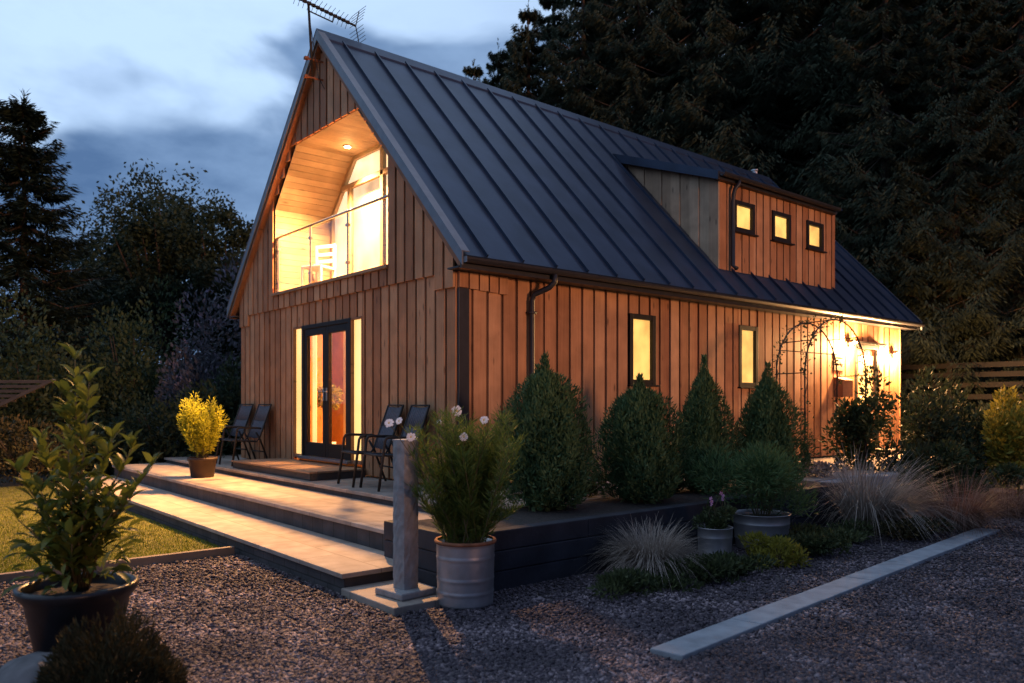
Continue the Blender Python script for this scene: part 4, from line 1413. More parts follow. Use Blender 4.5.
cone_shrub(640, 8.6, 0.94, 0.31, BZ, 'squat round dark conifer bush below the nearer slot window', 2, pw=2.1, n=13020)
cone_shrub(704, 9.5, 0.80, 0.56, BZ, 'slim pointed conifer bush between the two slot windows', 3, pw=1.3, n=10920)
cone_shrub(768, 9.9, 0.92, 0.50, BZ, 'dark conifer bush below the farther slot window, next to the arch', 4, pw=1.45, n=11760)

# soft shrub in a tub
def tub(x, y, r, h, label, cat, mat='galv', name='metal_tub'):
    p = empty(name, (x, y, ZG)); tag(p, label, cat)
    prof = [(0, 0), (r * 0.88, 0), (r * 0.90, 0.01), (r * 0.93, h * .25), (r * .95, h * .27), (r * .94, h * .29), (r * 0.985, h * .70), (r * 1.0, h * .72), (r * .99, h * .74), (r, h * 0.97), (r * 1.04, h * 0.985), (r * 1.04, h), (r * 0.97, h), (r * .95, h * .86)]
    m = MB(); m.lathe(prof, 0, 0, 40); m.build('tub', mat, p, smooth=True)
    m = MB(); m.lathe([(0, h * .9), (r * .55, h * .89), (r * .96, h * .87)], 0, 0, 24); m.build('soil', 'soil', p)
    return p
def fuzzy(p, base_z, rx, rz, cz, n, mat, seed, ln=0.06, wd=0.012, lobes=9, name='foliage', up=0.6, ry=None):
    rng = np.random.default_rng(seed)
    V = []
    ry = ry or rx
    for k in range(lobes):
        c = np.array([rng.normal() * rx * .42, rng.normal() * ry * .42, cz + rng.normal() * rz * .40])
        rr = np.array([rx, ry, rz]) * rng.uniform(0.40, 0.62)
        q = n // lobes
        d = nrm(rng.normal(size=(q, 3)))
        P = c + d * rr * (0.35 + 0.65 * rng.random(q) ** .5)[:, None]
        ok = P[:, 2] > base_z
        P, d = P[ok], d[ok]
        V.append(leaves(P, d * 0.8 + np.array([0, 0, up]) + 0.4 * rng.normal(size=d.shape), ln, wd, rng))
    v, f = join(V)
    return np_mesh(name, v, f, mat, p)
p = tub(3.11, 1.72, 0.29, 0.36, 'wide galvanised tub of soft green shrub beside the far conifer', 'planter')
fuzzy(p, 0.34, 0.52, 0.46, 0.78, 9000, 'feather2', 21, 0.075, 0.010, 14)
m = MB()
for k in range(9):
    a = k * 0.7; m.tube([(0.06 * math.cos(a), 0.06 * math.sin(a), 0.30), (0.16 * math.cos(a), 0.16 * math.sin(a), 0.55), (0.3 * math.cos(a), 0.3 * math.sin(a), 0.85)], [.008, .006, .002], 5)
m.build('stem', 'stem', p)
p = tub(3.24, 0.72, 0.165, 0.33, 'small round galvanised pot with two pink flower spikes', 'flower pot', name='flower_pot')
fuzzy(p, 0.30, 0.15, 0.12, 0.42, 900, 'cover', 22, 0.05, 0.022, 6)
rngp = np.random.default_rng(9)
for k in range(2):
    t = (-0.02 + 0.10 * k * CS, -0.02 + 0.10 * k * SN, 0.60 + (0.05 if k == 1 else 0.0))
    for j in range(3):
        tt = (t[0] + 0.018 * rngp.normal(), t[1] + 0.018 * rngp.normal(), t[2] - 0.028 * j)
        flower(p, (t[0] * .3, t[1] * .3, 0.33), tt, 0.02, 'pink', rngp, 5, (0.5 + .4 * rngp.normal(), -0.6, 0.3))

# golden shrub in a brown pot on the terrace
def golden():
    p = empty('golden_shrub', (-4.73, -1.44, ZB)); tag(p, 'bright golden shrub in a brown pot on the lit terrace step', 'potted shrub')
    m = MB(); m.lathe([(0, 0), (0.165, 0), (0.17, 0.01), (0.205, 0.26), (0.222, 0.262), (0.226, 0.31), (0.205, 0.31), (0.20, 0.27)], 0, 0, 36); m.build('pot', 'brownpot', p, smooth=True)
    m = MB(); m.lathe([(0, 0.285), (0.201, 0.275)], 0, 0, 20); m.build('soil', 'soil', p)
    rng = np.random.default_rng(14)
    V = []; m = MB()
    for k in range(30):
        a = rng.random() * 2 * PI; r0 = 0.10 * rng.random(); R1 = 0.34 * math.sqrt(rng.random())
        b = np.array([r0 * math.cos(a), r0 * math.sin(a), 0.28]); e = np.array([R1 * math.cos(a), R1 * math.sin(a), rng.uniform(0.72, 1.38) - R1 * 0.5])
        mid = (b + e) / 2 + np.array([0, 0, 0.05])
        m.tube([tuple(b), tuple(mid), tuple(e)], [.006, .004, .002], 5)
        n = 230
        s = 0.25 + 0.75 * rng.random(n)
        q = (1 - s)[:, None] ** 2 * b + (2 * s * (1 - s))[:, None] * mid + (s ** 2)[:, None] * e
        d = nrm(rng.normal(size=(n, 3)))
        V.append(leaves(q + d * 0.05, d + np.array([0, 0, .7]), 0.062, 0.017, rng, fold=.12))
    m.build('stem', 'stem', p)
    v, f = join(V); np_mesh('foliage', v, f, 'golden', p)
golden()

# broad-leaved shrub in the black pot, front left
def laurel():
    x, y = at(78, 4.75)
    p = empty('potted_laurel', (x, y, ZG)); p.scale = (0.92, 0.92, 0.96); tag(p, 'tall broad leaved shrub in a black pot at the edge of the gravel', 'potted shrub')
    m = MB(); m.lathe([(0, 0), (0.22, 0), (0.24, 0.02), (0.31, 0.36), (0.345, 0.40), (0.362, 0.43), (0.360, 0.455), (0.335, 0.462), (0.315, 0.44), (0.30, 0.38)], 0, 0, 48); m.build('pot', 'blackpot', p, smooth=True)
    m = MB(); m.lathe([(0, 0.415), (0.15, 0.41), (0.312, 0.395)], 0, 0, 24); m.build('soil', 'soil', p)
    rng = np.random.default_rng(31)
    V = []; m = MB()
    right = np.array([CS, SN, 0.0]); fwd = np.array([-SN, CS, 0.0])
    # (offset to the right in the picture, offset in depth, height of tip)
    tips = [(-0.02, 0.0, 1.86), (-0.10, 0.05, 1.62), (0.10, -0.05, 1.72), (0.20, 0.05, 1.36), (0.36, -0.02, 1.30), (0.44, 0.10, 1.18), (-0.24, 0.0, 1.34), (-0.34, -0.08, 1.16), (0.02, -0.15, 1.30), (-0.12, -0.2, 1.05), (0.18, -0.18, 1.05), (0.30, -0.15, 0.92), (-0.30, -0.15, 0.88), (0.05, 0.22, 1.25), (-0.2, 0.2, 1.1), (0.25, 0.22, 1.02), (-0.05, -0.25, 0.85), (0.12, -0.28, 0.80)]
    for (a, b, hz) in tips:
        base = right * a * 0.12 + fwd * b * 0.12 + np.array([0, 0, 0.40])
        e = right * a + fwd * b + np.array([0, 0, hz])
        mid = base * 0.5 + e * 0.5 + right * (-a * 0.22) + np.array([0, 0, 0.02])
        m.tube([tuple(base), tuple(mid), tuple(e)], [.010, .007, .003], 6)
        n = int(40 * (hz - 0.35) + 6)
        s = np.sort(0.22 + 0.78 * rng.random(n)); s[-5:] = 1.0
        q = (1 - s)[:, None] ** 2 * base + (2 * s * (1 - s))[:, None] * mid + (s ** 2)[:, None] * e
        ang = np.arange(n) * 2.4 + rng.random(n)
        d = np.stack([np.cos(ang), np.sin(ang), 0.35 + 0.9 * s + .25 * rng.normal(size=n)], 1)
        V.append(folded_leaves(q, d, np.tile([0, 0, 1.0], (n, 1)) + 0.25 * rng.normal(size=(n, 3)), 0.130, 0.048, rng))
    # fuller skirt of leaves low down
    n = 230
    ang = rng.random(n) * 2 * PI; rr = 0.06 + 0.26 * rng.random(n)
    q = np.stack([rr * np.cos(ang), rr * np.sin(ang), 0.46 + 0.55 * rng.random(n)], 1)
    V.append(folded_leaves(q, np.stack([np.cos(ang), np.sin(ang), 0.2 + .5 * rng.normal(size=n)], 1), np.tile([0, 0, 1.0], (n, 1)) + 0.3 * rng.normal(size=(n, 3)), 0.13, 0.048, rng))
    m.build('stem', 'stem', p, smooth=True)
    v, f = join(V); np_mesh('foliage', v, f, 'laurel', p, smooth=False)
laurel()

# heather and rock in the front corner
def heather():
    x, y = at(112, 4.05)
    p = empty('heather_clump', (x, y, ZG)); p.scale = (0.84, 0.84, 0.88); tag(p, 'low spiky heather clump on the gravel in front of the black pot', 'heather')
    rng = np.random.default_rng(41)
    n = 9000
    a = rng.random(n) * 2 * PI; r = 0.40 * np.sqrt(rng.random(n))
    hgt = 0.36 * (1 - (r / 0.43) ** 2) * (1 + 0.30 * np.sin(3 * a + 1) + 0.25 * np.sin(14 * r * np.cos(a)) * np.cos(13 * r * np.sin(a))) + 0.05
    P = np.stack([r * np.cos(a), r * np.sin(a), hgt * (0.15 + 0.85 * rng.random(n) ** .6)], 1)
    D = np.stack([np.cos(a) * r * 2.0, np.sin(a) * r * 2.0, 0.9 + 0 * a], 1) + .35 * rng.normal(size=(n, 3))
    v, f = leaves(P, D, 0.055, 0.011, rng, roll=None); np_mesh('foliage', v, f, 'heather', p)
    m = MB()
    for k in range(40):
        aa = rng.random() * 2 * PI; q = 0.3 * rng.random()
        m.tube([(0.05 * math.cos(aa), 0.05 * math.sin(aa), -0.01), (q * math.cos(aa), q * math.sin(aa), 0.28 * (1 - q))], 0.004, 5)
    m.build('stem', 'bark', p)
heather()
def rock(x, y, sx, sy, sz, label, seed):
    bm = bmesh.new(); bmesh.ops.create_icosphere(bm, subdivisions=4, radius=1.0)
    rng = random.Random(seed)
    ph = [rng.uniform(0, 6) for _ in range(6)]
    for v in bm.verts:
        c = v.co
        k = 1 + 0.10 * math.sin(2.1 * c.x + ph[0]) * math.cos(1.7 * c.y + ph[1]) + 0.06 * math.sin(4.3 * c.z + ph[2] + 2 * c.x) + 0.03 * math.sin(9 * c.y + ph[3]) * math.sin(8 * c.x + ph[4])
        v.co = Vector((c.x * sx, c.y * sy, c.z * sz)) * k
    me = bpy.data.meshes.new('boulder'); bm.to_mesh(me); bm.free()
    for q in me.polygons: q.use_smooth = True
    me.materials.append(M['rock'])
    o = bpy.data.objects.new('boulder', me); COL.objects.link(o); o.location = (x, y, ZG + sz * 0.5)
    tag(o, label, 'boulder')
x, y = at(38, 4.15)
rock(x, y, 0.26, 0.20, 0.14, 'pale rounded boulder half hidden behind the heather clump', 3)

# ornamental grasses
def tuft(x, y, z, rad, ln, n, mat, label, seed, droop=0.9, spread=0.55, wd=0.006, lean=(0, 0), group='ornamental grasses in the gravel bed'):
    rng = np.random.default_rng(seed)
    p = empty('ornamental_grass', (x, y, z)); tag(p, label, 'ornamental grass', group)
    a = rng.random(n) * 2 * PI; r = rad * np.sqrt(rng.random(n))
    P = np.stack([r * np.cos(a), r * np.sin(a), 0 * a - 0.01], 1)
    sp = spread * rng.random(n) ** .7
    D = np.stack([np.cos(a) * sp + lean[0], np.sin(a) * sp + lean[1], 0 * a + 1.0], 1) + rng.normal(size=(n, 3)) * 0.13
    v, f = blades(P, D, ln, wd, rng, droop=droop, seg=6)
    np_mesh('foliage', v, f, mat, p)
    return p
tuft(3.22, -0.20, ZG, 0.13, 0.60, 2300, 'pale', 'round pale tuft of dry grass in front of the sleeper wall', 51, droop=1.15, spread=0.62, wd=0.008)
tuft(*at(868, 9.3), ZG, 0.20, 1.22, 1700, 'pale', 'largest pale feathery grass arching over the far end of the edging strip', 52, droop=1.15, spread=0.55, wd=0.009, lean=(0.14, 0.22))
tuft(*at(960, 9.6), ZG, 0.2, 0.95, 1300, 'straw2', 'low reddish grass right of the largest pale grass', 53, droop=1.2, spread=1.0)
tuft(*at(1010, 10.6), ZG, 0.15, 0.7, 700, 'straw2', 'reddish grass at the far right beside the terracotta pot', 54, droop=1.1, spread=0.9)

# low plants in the gravel bed
def mound(u, d, rx, h, mat, label, seed, n=1500, cat='low plant', ln=0.05, wd=0.02, z=ZG, name='low_plant', group=None, lobes=10, ry=None):
    x, y = at(u, d)
    p = empty(name, (x, y, z)); tag(p, label, cat, group)
    fuzzy(p, 0.0, rx, h * 0.52, h * 0.46, n, mat, seed, ln, wd, lobes, ry=ry)
    m = MB()
    rng = random.Random(seed)
    for k in range(7):
        a = rng.uniform(0, 2 * PI); q = rx * rng.uniform(.3, .7)
        m.tube([(0, 0, -0.02), (q * .5 * math.cos(a), q * .5 * math.sin(a), h * .4), (q * math.cos(a), q * math.sin(a), h * .75)], [max(.004, h * .012), max(.003, h * .008), .002], 5)
    m.build('stem', 'bark', p)
    return p
GC = 'low plants in the gravel bed'
mound(632, 6.35, 0.26, 0.14, 'cover', 'flat dull green plant in the gravel in front of the round pale tuft', 61, 1500, group=GC)
mound(700, 6.75, 0.36, 0.22, 'cover', 'spreading olive plant in front of the small pink flower pot', 62, 2600, group=GC)
mound(776, 7.3, 0.22, 0.26, 'lime', 'small yellowish shrub by the edging strip in front of the wide tub', 63, 1500, group=GC)
mound(738, 6.95, 0.26, 0.18, 'cover', 'dark green plant between the olive plant and the yellowish shrub', 64, 1700, group=GC)
mound(822, 8.2, 0.34, 0.22, 'cover', 'dark low plant left of the largest pale grass', 65, 1800, group=GC)
mound(668, 6.5, 0.20, 0.10, 'cover', 'smallest flat plant, just left of the spreading olive plant', 66, 900, group=GC)
mound(800, 7.9, 0.30, 0.20, 'cover', 'dark low plant behind the yellowish shrub', 81, 1800, group=GC)
mound(905, 8.9, 0.34, 0.22, 'heather', 'brownish low plant at the foot of the largest pale grass', 82, 2000, group=GC)
mound(845, 8.6, 0.30, 0.16, 'cover', 'flat dark plant between the edging strip and the largest pale grass', 83, 1600, group=GC)
mound(585, 9.0, 0.30, 0.28, 'cover', 'dark low plant in the raised bed between the first two conifers', 67, 1500, z=BZ)
mound(668, 9.4, 0.22, 0.22, 'cover', 'dark low plant in the raised bed beside the squat conifer', 68, 1200, z=BZ)

# ------------------------------------------------------------------ rose arch
def arch():
    p = empty('rose_arch', (0, 0, 0)); tag(p, 'thin black iron rose arch with sparse climbing stems by the long wall', 'garden arch')
    hoops = ((1.30, 4.98, 6.79), (1.86, 4.80, 6.62))
    zs = 0.42
    rng = np.random.default_rng(70)
    PT = []
    for hx, ya, yb in hoops:
        m = MB()
        c = (ya + yb) / 2; r = (yb - ya) / 2
        pts = [(hx, ya, ZA - 0.02), (hx, ya, zs)] + [(hx, c - r * math.cos(t), zs + 0.82 * math.sin(t)) for t in np.linspace(0.1, PI - 0.1, 18)] + [(hx, yb, zs), (hx, yb, ZA - 0.02)]
        m.tube(pts, 0.012, 8); m.build('hoop', 'iron', p, smooth=True); PT.append(pts)
    for side in (1, -2):
        a, b = PT[0][side], PT[1][side]
        for z in (-0.6, -0.1, 0.42):
            m = MB(); m.tube([(a[0], a[1], z), (b[0], b[1], z)], 0.008, 6); m.build('rung', 'iron', p)
    for k in (5, 10, 15):
        m = MB(); m.tube([PT[0][k], PT[1][k]], 0.008, 6); m.build('rung', 'iron', p)
    m = MB(); m.tube([(1.30, 4.98, 0.78), (1.30, 6.79, 0.78)], 0.008, 6); m.build('rung', 'iron', p)
    # climbing stems winding up three uprights, and their leaves
    m = MB(); V = []
    for hi, idx0, kmax in ((0, 1, 12), (1, 1, 12), (0, -2, 4), (1, -2, 6)):
        pts = PT[hi] if idx0 > 0 else PT[hi][::-1]
        path = []
        for k in range(0, kmax):
            a = Vector(pts[k]); b = Vector(pts[k + 1])
            nsub = max(2, int((b - a).length / 0.12))
            for j in range(nsub):
                q = a.lerp(b, j / nsub); path.append(tuple(q + Vector(rng.normal(size=3) * 0.028)))
        m.tube(path, 0.006, 5)
        for q in path:
            for _ in range(2):
                if rng.random() < 0.55:
                    k = 5
                    Q = np.array(q) + rng.normal(size=(k, 3)) * 0.045
                    V.append(leaves(Q, rng.normal(size=(k, 3)) + np.array([0, 0, .2]), 0.05, 0.03, rng, fold=.1))
    m.build('climbing_stem', 'bark', p)
    v, f = join(V); np_mesh('foliage', v, f, 'bushleaf', p)
arch()

# pale stone border by the far door, with a white flowering plant
m = MB()
rs = random.Random(8)
for k in range(9):
    y0 = 4.55 + k * 0.36
    m.box(2.20 + rs.uniform(-.02, .02), 2.42 + rs.uniform(-.02, .02), y0, y0 + 0.34, ZG - 0.02, ZA + rs.uniform(-.02, .03))
o = m.build('stone_border', 'concrete', bevel=0.02); tag(o, 'row of pale stones edging the lit path by the far door', 'border')
m = MB(); m.box(1.12, 2.19, 4.42, 12.6, ZG - 0.04, ZA - 0.006)
tag(m.build('path', 'paver'), kind='structure')
mound(815, 11.4, 0.34, 0.24, 'straw', 'pale flowering plant beside the lit path under the arch', 71, 900, z=ZA, ln=0.06, wd=0.03)

# shrubs around the far door and right edge
SG = 'shrubs beyond the far end of the house'
mound(862, 12.6, 0.42, 1.25, 'bushleaf', 'dark upright shrub standing before the lit far door', 72, 3200, cat='shrub', name='shrub', ln=0.09, wd=0.045, z=ZA - .05, group=SG, lobes=16)
mound(905, 12.3, 0.50, 0.85, 'broad', 'low green shrub at the right foot of the lit wall corner', 73, 2800, cat='shrub', name='shrub', ln=0.08, wd=0.04, z=ZG, group=SG, lobes=14)
mound(925, 13.2, 0.55, 1.9, 'broad', 'taller olive green shrub just right of the house end', 74, 5200, cat='shrub', name='shrub', ln=0.09, wd=0.04, z=ZG, group=SG, lobes=18)
mound(968, 13.6, 0.55, 1.75, 'broad', 'rounded olive shrub in front of the rail fence', 75, 4600, cat='shrub', name='shrub', ln=0.09, wd=0.04, z=ZG, group=SG, lobes=16)
mound(1008, 12.6, 0.36, 1.85, 'lime', 'yellow leaved shrub glowing at the right edge', 76, 4200, cat='shrub', name='shrub', ln=0.10, wd=0.045, z=ZG, group=SG, lobes=14)
mound(945, 12.0, 0.50, 0.75, 'bushleaf', 'dark low shrub between the reddish grass and the olive shrubs', 77, 2600, cat='shrub', name='shrub', ln=0.08, wd=0.04, z=ZG, group=SG, lobes=12)
x, y = at(1003, 11.3)
p = empty('terracotta_pot', (x, y, ZG)); tag(p, 'small terracotta pot in the shade at the far right', 'flower pot')
m = MB(); m.lathe([(0, 0), (0.11, 0), (0.15, 0.22), (0.17, 0.22), (0.175, 0.28), (0.155, 0.28), (0.145, 0.22)], 0, 0, 30); m.build('pot', simple('terracotta', (0.35, 0.16, 0.09), var=.2), p, smooth=True)
m = MB(); m.lathe([(0, 0.25), (0.153, 0.24)], 0, 0, 20); m.build('soil', 'soil', p)
fuzzy(p, 0.3, 0.25, 0.2, 0.48, 900, 'bushleaf', 78, 0.06, 0.03, 6)

# rail fence at right
def fence():
    y = 16.2
    p = empty('rail_fence', (0, y, ZG)); tag(p, 'dark wooden rail fence beyond the shrubs at the far right', 'fence')
    for k in range(7):
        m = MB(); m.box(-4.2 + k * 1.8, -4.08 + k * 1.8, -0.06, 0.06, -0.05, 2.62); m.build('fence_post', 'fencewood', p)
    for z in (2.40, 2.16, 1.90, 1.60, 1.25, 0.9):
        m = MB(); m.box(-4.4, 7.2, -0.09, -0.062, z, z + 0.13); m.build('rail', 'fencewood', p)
fence()

# slatted panel at far left
def slats():
    d = 13.0
    x, y = at(5, d)
    p = empty('slat_fence', (x, y, ZG), YAW); tag(p, 'weathered slatted timber panel with a sloping brace behind the lawn', 'fence panel')
    # local x runs to the right as seen from the drive
    zt, zb = 0.36 - ZG, -0.10 - ZG
    n = 6
    for k in range(n):
        z = zt - k * 0.078
        xr = 0.80 - k * 0.16
        m = MB(); m.box(-1.6, xr, -0.015 + 0.008 * k, 0.015 + 0.008 * k, z - 0.05, z); m.build('slat', 'oldwood', p, bevel=0.003)
    m = MB(); m.prism([(0.86, zt + 0.0), (0.80, zt + 0.02), (-0.45, zb - 0.10), (-0.39, zb - 0.14)], 'y', -0.06, -0.018); m.build('brace', 'oldwood', p)
    for xx in (-1.3, -0.4):
        m = MB(); m.box(xx, xx + 0.09, 0.07, 0.15, -0.05, zt); m.build('panel_post', 'oldwood', p)
slats()

# ------------------------------------------------------------------ trees
def conifer_meshes(seed, h, rad, whorls, per, mat, twigs=26, ln=0.30, wd=0.075, droop=0.35, bare=0.06, gap=0.0, hang=0.35, latw=0.16):
    rng = np.random.default_rng(seed)
    PB, DB, RB = [], [], []
    m = MB()
    m.tube([(0, 0, -0.3), (0.02 * h / 10, 0, h * .5), (0, 0, h * 0.97)], [h * 0.016, h * 0.010, h * 0.0015], 8)
    for k in range(whorls):
        t = bare + (1 - bare) * (k + rng.uniform(-.3, .3)) / whorls
        t = min(max(t, bare), 0.99)
        z0 = h * t
        Lb = rad * ((1 - t) ** 0.72) * rng.uniform(0.82, 1.12) + 0.12
        for j in range(per):
            if rng.random() < gap: continue
            a = 2 * PI * j / per + k * 0.9 + rng.uniform(-.35, .35)
            L_ = Lb * rng.uniform(0.65, 1.12)
            n = max(5, int(twigs * (0.35 + L_ / rad)))
            s = rng.random(n) ** 0.7
            rr = L_ * s
            # droops, then lifts at its tip
            zz = z0 - droop * L_ * (np.sin(s * PI * 0.75)) + 0.10 * L_ * s ** 3 + (0.25 * L_ * s if t > 0.85 else 0)
            lat = rng.normal(size=n) * latw * L_ * (1 - 0.55 * s) * (0.3 + s)
            P = np.stack([rr * np.cos(a) - lat * np.sin(a), rr * np.sin(a) + lat * np.cos(a), zz - np.abs(lat) * 0.25 + rng.normal(size=n) * 0.05], 1)
            D = np.stack([np.cos(a) - np.sin(a) * np.sign(lat) * 0.9, np.sin(a) + np.cos(a) * np.sign(lat) * 0.9, -hang + 0.35 * rng.normal(size=n)], 1)
            PB.append(P); DB.append(D)
            if L_ > 0.6: m.tube([(0, 0, z0), (L_ * .5 * math.cos(a), L_ * .5 * math.sin(a), z0 - droop * L_ * .8), (L_ * .95 * math.cos(a), L_ * .95 * math.sin(a), z0 - droop * L_ * 0.75 + .08 * L_)], [0.035, 0.02, 0.006], 4, cap=False)
    P, D = np.concatenate(PB), np.concatenate(DB)
    # needles reach out from the last point of every branch up to a leader
    nl = 60; s = rng.random(nl)
    P = np.concatenate([P, np.stack([0 * s, 0 * s, h * (0.9 + 0.1 * s)], 1)]); D = np.concatenate([D, np.stack([rng.normal(size=nl) * .5, rng.normal(size=nl) * .5, 0 * s + 1], 1)])
    v, f = leaves(P, D, ln, wd, rng, belly=.5, roll=np.tile([0, 0, 1.0], (len(P), 1)))
    return m, v, f

def tree_proto(name, m, v, f, mat, label, cat, group):
    p = empty(name); tag(p, label, cat, group)
    m.build('trunk', 'bark', p)
    np_mesh('crown', v, f, mat, p)
    return p

# spruce at left, open to the sky
x, y = at(24, 24)
p = tree_proto('spruce_tree', *conifer_meshes(101, 10.9, 4.1, 26, 9, 'spruce', twigs=430, ln=0.24, wd=0.05, droop=0.26, gap=0.08, latw=0.14), 'spruce', 'lone dark spruce at the left edge, layered boughs against the sky', 'spruce', None)
p.location = (x, y, ZG)

# forest conifers
FG = 'forest conifers behind the house'
protos = [conifer_meshes(201 + k, 19.0, 4.6, 30, 7, 'fir', twigs=520, ln=0.21, wd=0.046, droop=0.42, bare=0.10, hang=1.1, latw=0.13) for k in range(3)]
pr_objs = []
FOREST = []
def forest_place():
    rng = random.Random(12)
    # left shoulder of the wood: column, distance, height of the tip in the picture
    spec = [(474, 33, 58), (498, 36, 40), (528, 32, 2), (553, 38, -30), (583, 31, -70), (612, 37, -110), (640, 30, -150), (672, 36, -170), (700, 29, -200), (735, 34, -220), (765, 28, -230), (800, 33, -240), (832, 27, -260), (868, 32, -260), (902, 26, -270), (935, 31, -270), (972, 24.5, -290), (1008, 29, -290), (1050, 25, -300), (885, 23.4, -120), (955, 21.8, -60), (1020, 21.4, -90), (1085, 25, -200), (1120, 27, -300), (1160, 24, -300),
            (515, 44, 30), (600, 46, -40), (690, 45, -100), (780, 44, -140), (860, 42, -160), (940, 41, -160), (1030, 40, -180)]
    return spec
specs = forest_place()
order = {}
WHERE = ['leftmost, low and narrow against the sky', 'second from the left, just behind the ridge']
rngt = random.Random(77)
bases = []
for i, (u, d, tip) in enumerate(specs):
    x, y = at(u, d)
    zb = hill_z(x, y)
    h = (402 - tip) / F * d - zb
    pi = i % 3
    if pi not in order:
        m_, v_, f_ = protos[pi]
        o = tree_proto('forest_conifer', m_, v_, f_, 'fir', 'x', 'conifer tree', FG)
        order[pi] = o
    else:
        o = dup(order[pi])
    o.location = (x, y, zb)
    s = h / 19.0
    o.scale = (max(s * 0.95, 0.75) * rngt.uniform(.9, 1.1), max(s * 0.95, 0.75) * rngt.uniform(.9, 1.1), s)
    o.rotation_euler = (0, 0, rngt.uniform(0, 6.28))
    tag(o, None, 'conifer tree', FG)
    if i == 0: lab = 'lowest dark conifer of the forest edge, tip against the sky left of the ridge'
    elif i == 1: lab = 'dark conifer second from the sky at the forest edge, above the ridge'
    elif i == 2: lab = 'first dark conifer reaching the top of the picture at the forest edge'
    elif i == 20: lab = 'conifer with lamp lit drooping boughs beyond the end of the house'
    elif i == 21: lab = 'conifer at the right edge above the rail fence, lower boughs catching lamp light'
    elif i == 19: lab = 'conifer directly behind the far end of the roof'
    else: lab = 'dark conifer in the dense forest behind the house, top out of sight'
    o['label'] = lab

# broadleaf trees and bushes at left
def broad_mesh(seed, h, rad, n, ln=0.22, wd=0.13, lobes=26, cz=0.62):
    rng = np.random.default_rng(seed)
    V = []; m = MB()
    m.tube([(0, 0, -0.3), (0.1, 0.05, h * .3), (0, 0, h * .6)], [h * .022, h * .016, h * .006], 8)
    for k in range(lobes):
        d = nrm(rng.normal(size=3)); q = rng.random() ** .45
        c = np.array([0, 0, h * cz]) + d * np.array([rad, rad, h * (1 - cz) * 0.92]) * q * .82
        m.tube([(0, 0, h * .28), tuple(c * .6 + np.array([0, 0, h * .1])), tuple(c)], [h * .008, h * .005, .01], 5, cap=False)
        r = rad * rng.uniform(.22, .42)
        k2 = n // lobes
        # each lobe is made of smaller sprays, so its edge is ragged
        sp = 12
        dd = nrm(rng.normal(size=(sp, 3))); cc = c + dd * r * (0.55 + 0.6 * rng.random(sp))[:, None]
        idx = rng.integers(0, sp, k2)
        P = cc[idx] + rng.normal(size=(k2, 3)) * r * 0.22
        V.append(leaves(P, rng.normal(size=(k2, 3)) + np.array([0, 0, .2]), ln, wd, rng, fold=.1))
    v, f = join(V)
    return m, v, f
BG = 'broadleaf trees beyond the lawn'
def broad(u, d, top_w, rad, label, seed, n=9000, mat='broad', lobes=26, ln=0.17):
    n = int(n * 2)
    x, y = at(u, d)
    h = (402 - top_w) / F * d - ZG
    m_, v_, f_ = broad_mesh(seed, h, rad, n, lobes=lobes, ln=ln, wd=0.095)
    p = tree_proto('broadleaf_tree', m_, v_, f_, mat, label, 'tree', BG)
    p.location = (x, y, ZG)
broad(170, 31, 158, 3.0, 'tallest loose broadleaf tree between the spruce and the house', 301, 12000, lobes=34)
broad(118, 33, 196, 2.3, 'broadleaf tree just right of the spruce', 302, 8000)
broad(222, 30, 192, 2.4, 'broadleaf tree closest to the left edge of the house roof', 303, 9000)
broad(75, 36, 235, 2.4, 'lower broadleaf tree partly behind the spruce boughs', 304, 7000)
broad(258, 35, 205, 2.6, 'broadleaf tree mostly hidden behind the gable', 305, 7000)
def bush(u, d, w_px, top_w, mat, label, seed, n=5000, ln=0.12, wd=0.06):
    x, y = at(u, d)
    h = (402 - top_w) / F * d - ZG
    rx = w_px / F * d / 2
    p = empty('bush', (x, y, ZG)); tag(p, label, 'bush', 'bushes behind the lawn')
    fuzzy(p, 0.0, rx * 1.05, h * .62, h * .45, n, mat, seed, ln, wd, 22)
    m = MB(); rng = random.Random(seed)
    for k in range(8):
        a = rng.uniform(0, 2 * PI)
        m.tube([(0, 0, -.05), (rx * .3 * math.cos(a), rx * .3 * math.sin(a), h * .4), (rx * .6 * math.cos(a), rx * .6 * math.sin(a), h * .8)], [.03, .02, .006], 5)
    m.build('stem', 'bark', p)
bush(135, 19, 86, 306, 'bushleaf', 'rounded dark green bush in front of the tall broadleaf tree', 401, 9000)
bush(205, 18, 90, 322, 'lilac', 'greyish lilac flowering bush left of the gable', 402, 10000)
bush(35, 18, 110, 338, 'bushleaf', 'wide dark bush behind the slatted panel', 403, 8000)
bush(90, 20, 80, 345, 'broad', 'dark bush between the slatted panel and the rounded bush', 404, 6000)
bush(-25, 17, 90, 350, 'broad', 'dark bush cut by the left edge', 405, 5000)
bush(228, 16.5, 50, 380, 'broad', 'low dark bush beside the corner of the gable', 406, 4000)
bush(170, 16.2, 100, 402, 'broad', 'low dark bush behind the golden shrub', 407, 5000)
bush(100, 16.0, 90, 420, 'broad', 'low dark bush beyond the lawn behind the tall potted shrub', 408, 4000)
bush(30, 15.0, 110, 425, 'heather', 'low brownish bush at the back of the lawn under the slatted panel', 409, 4500, .08, .04)
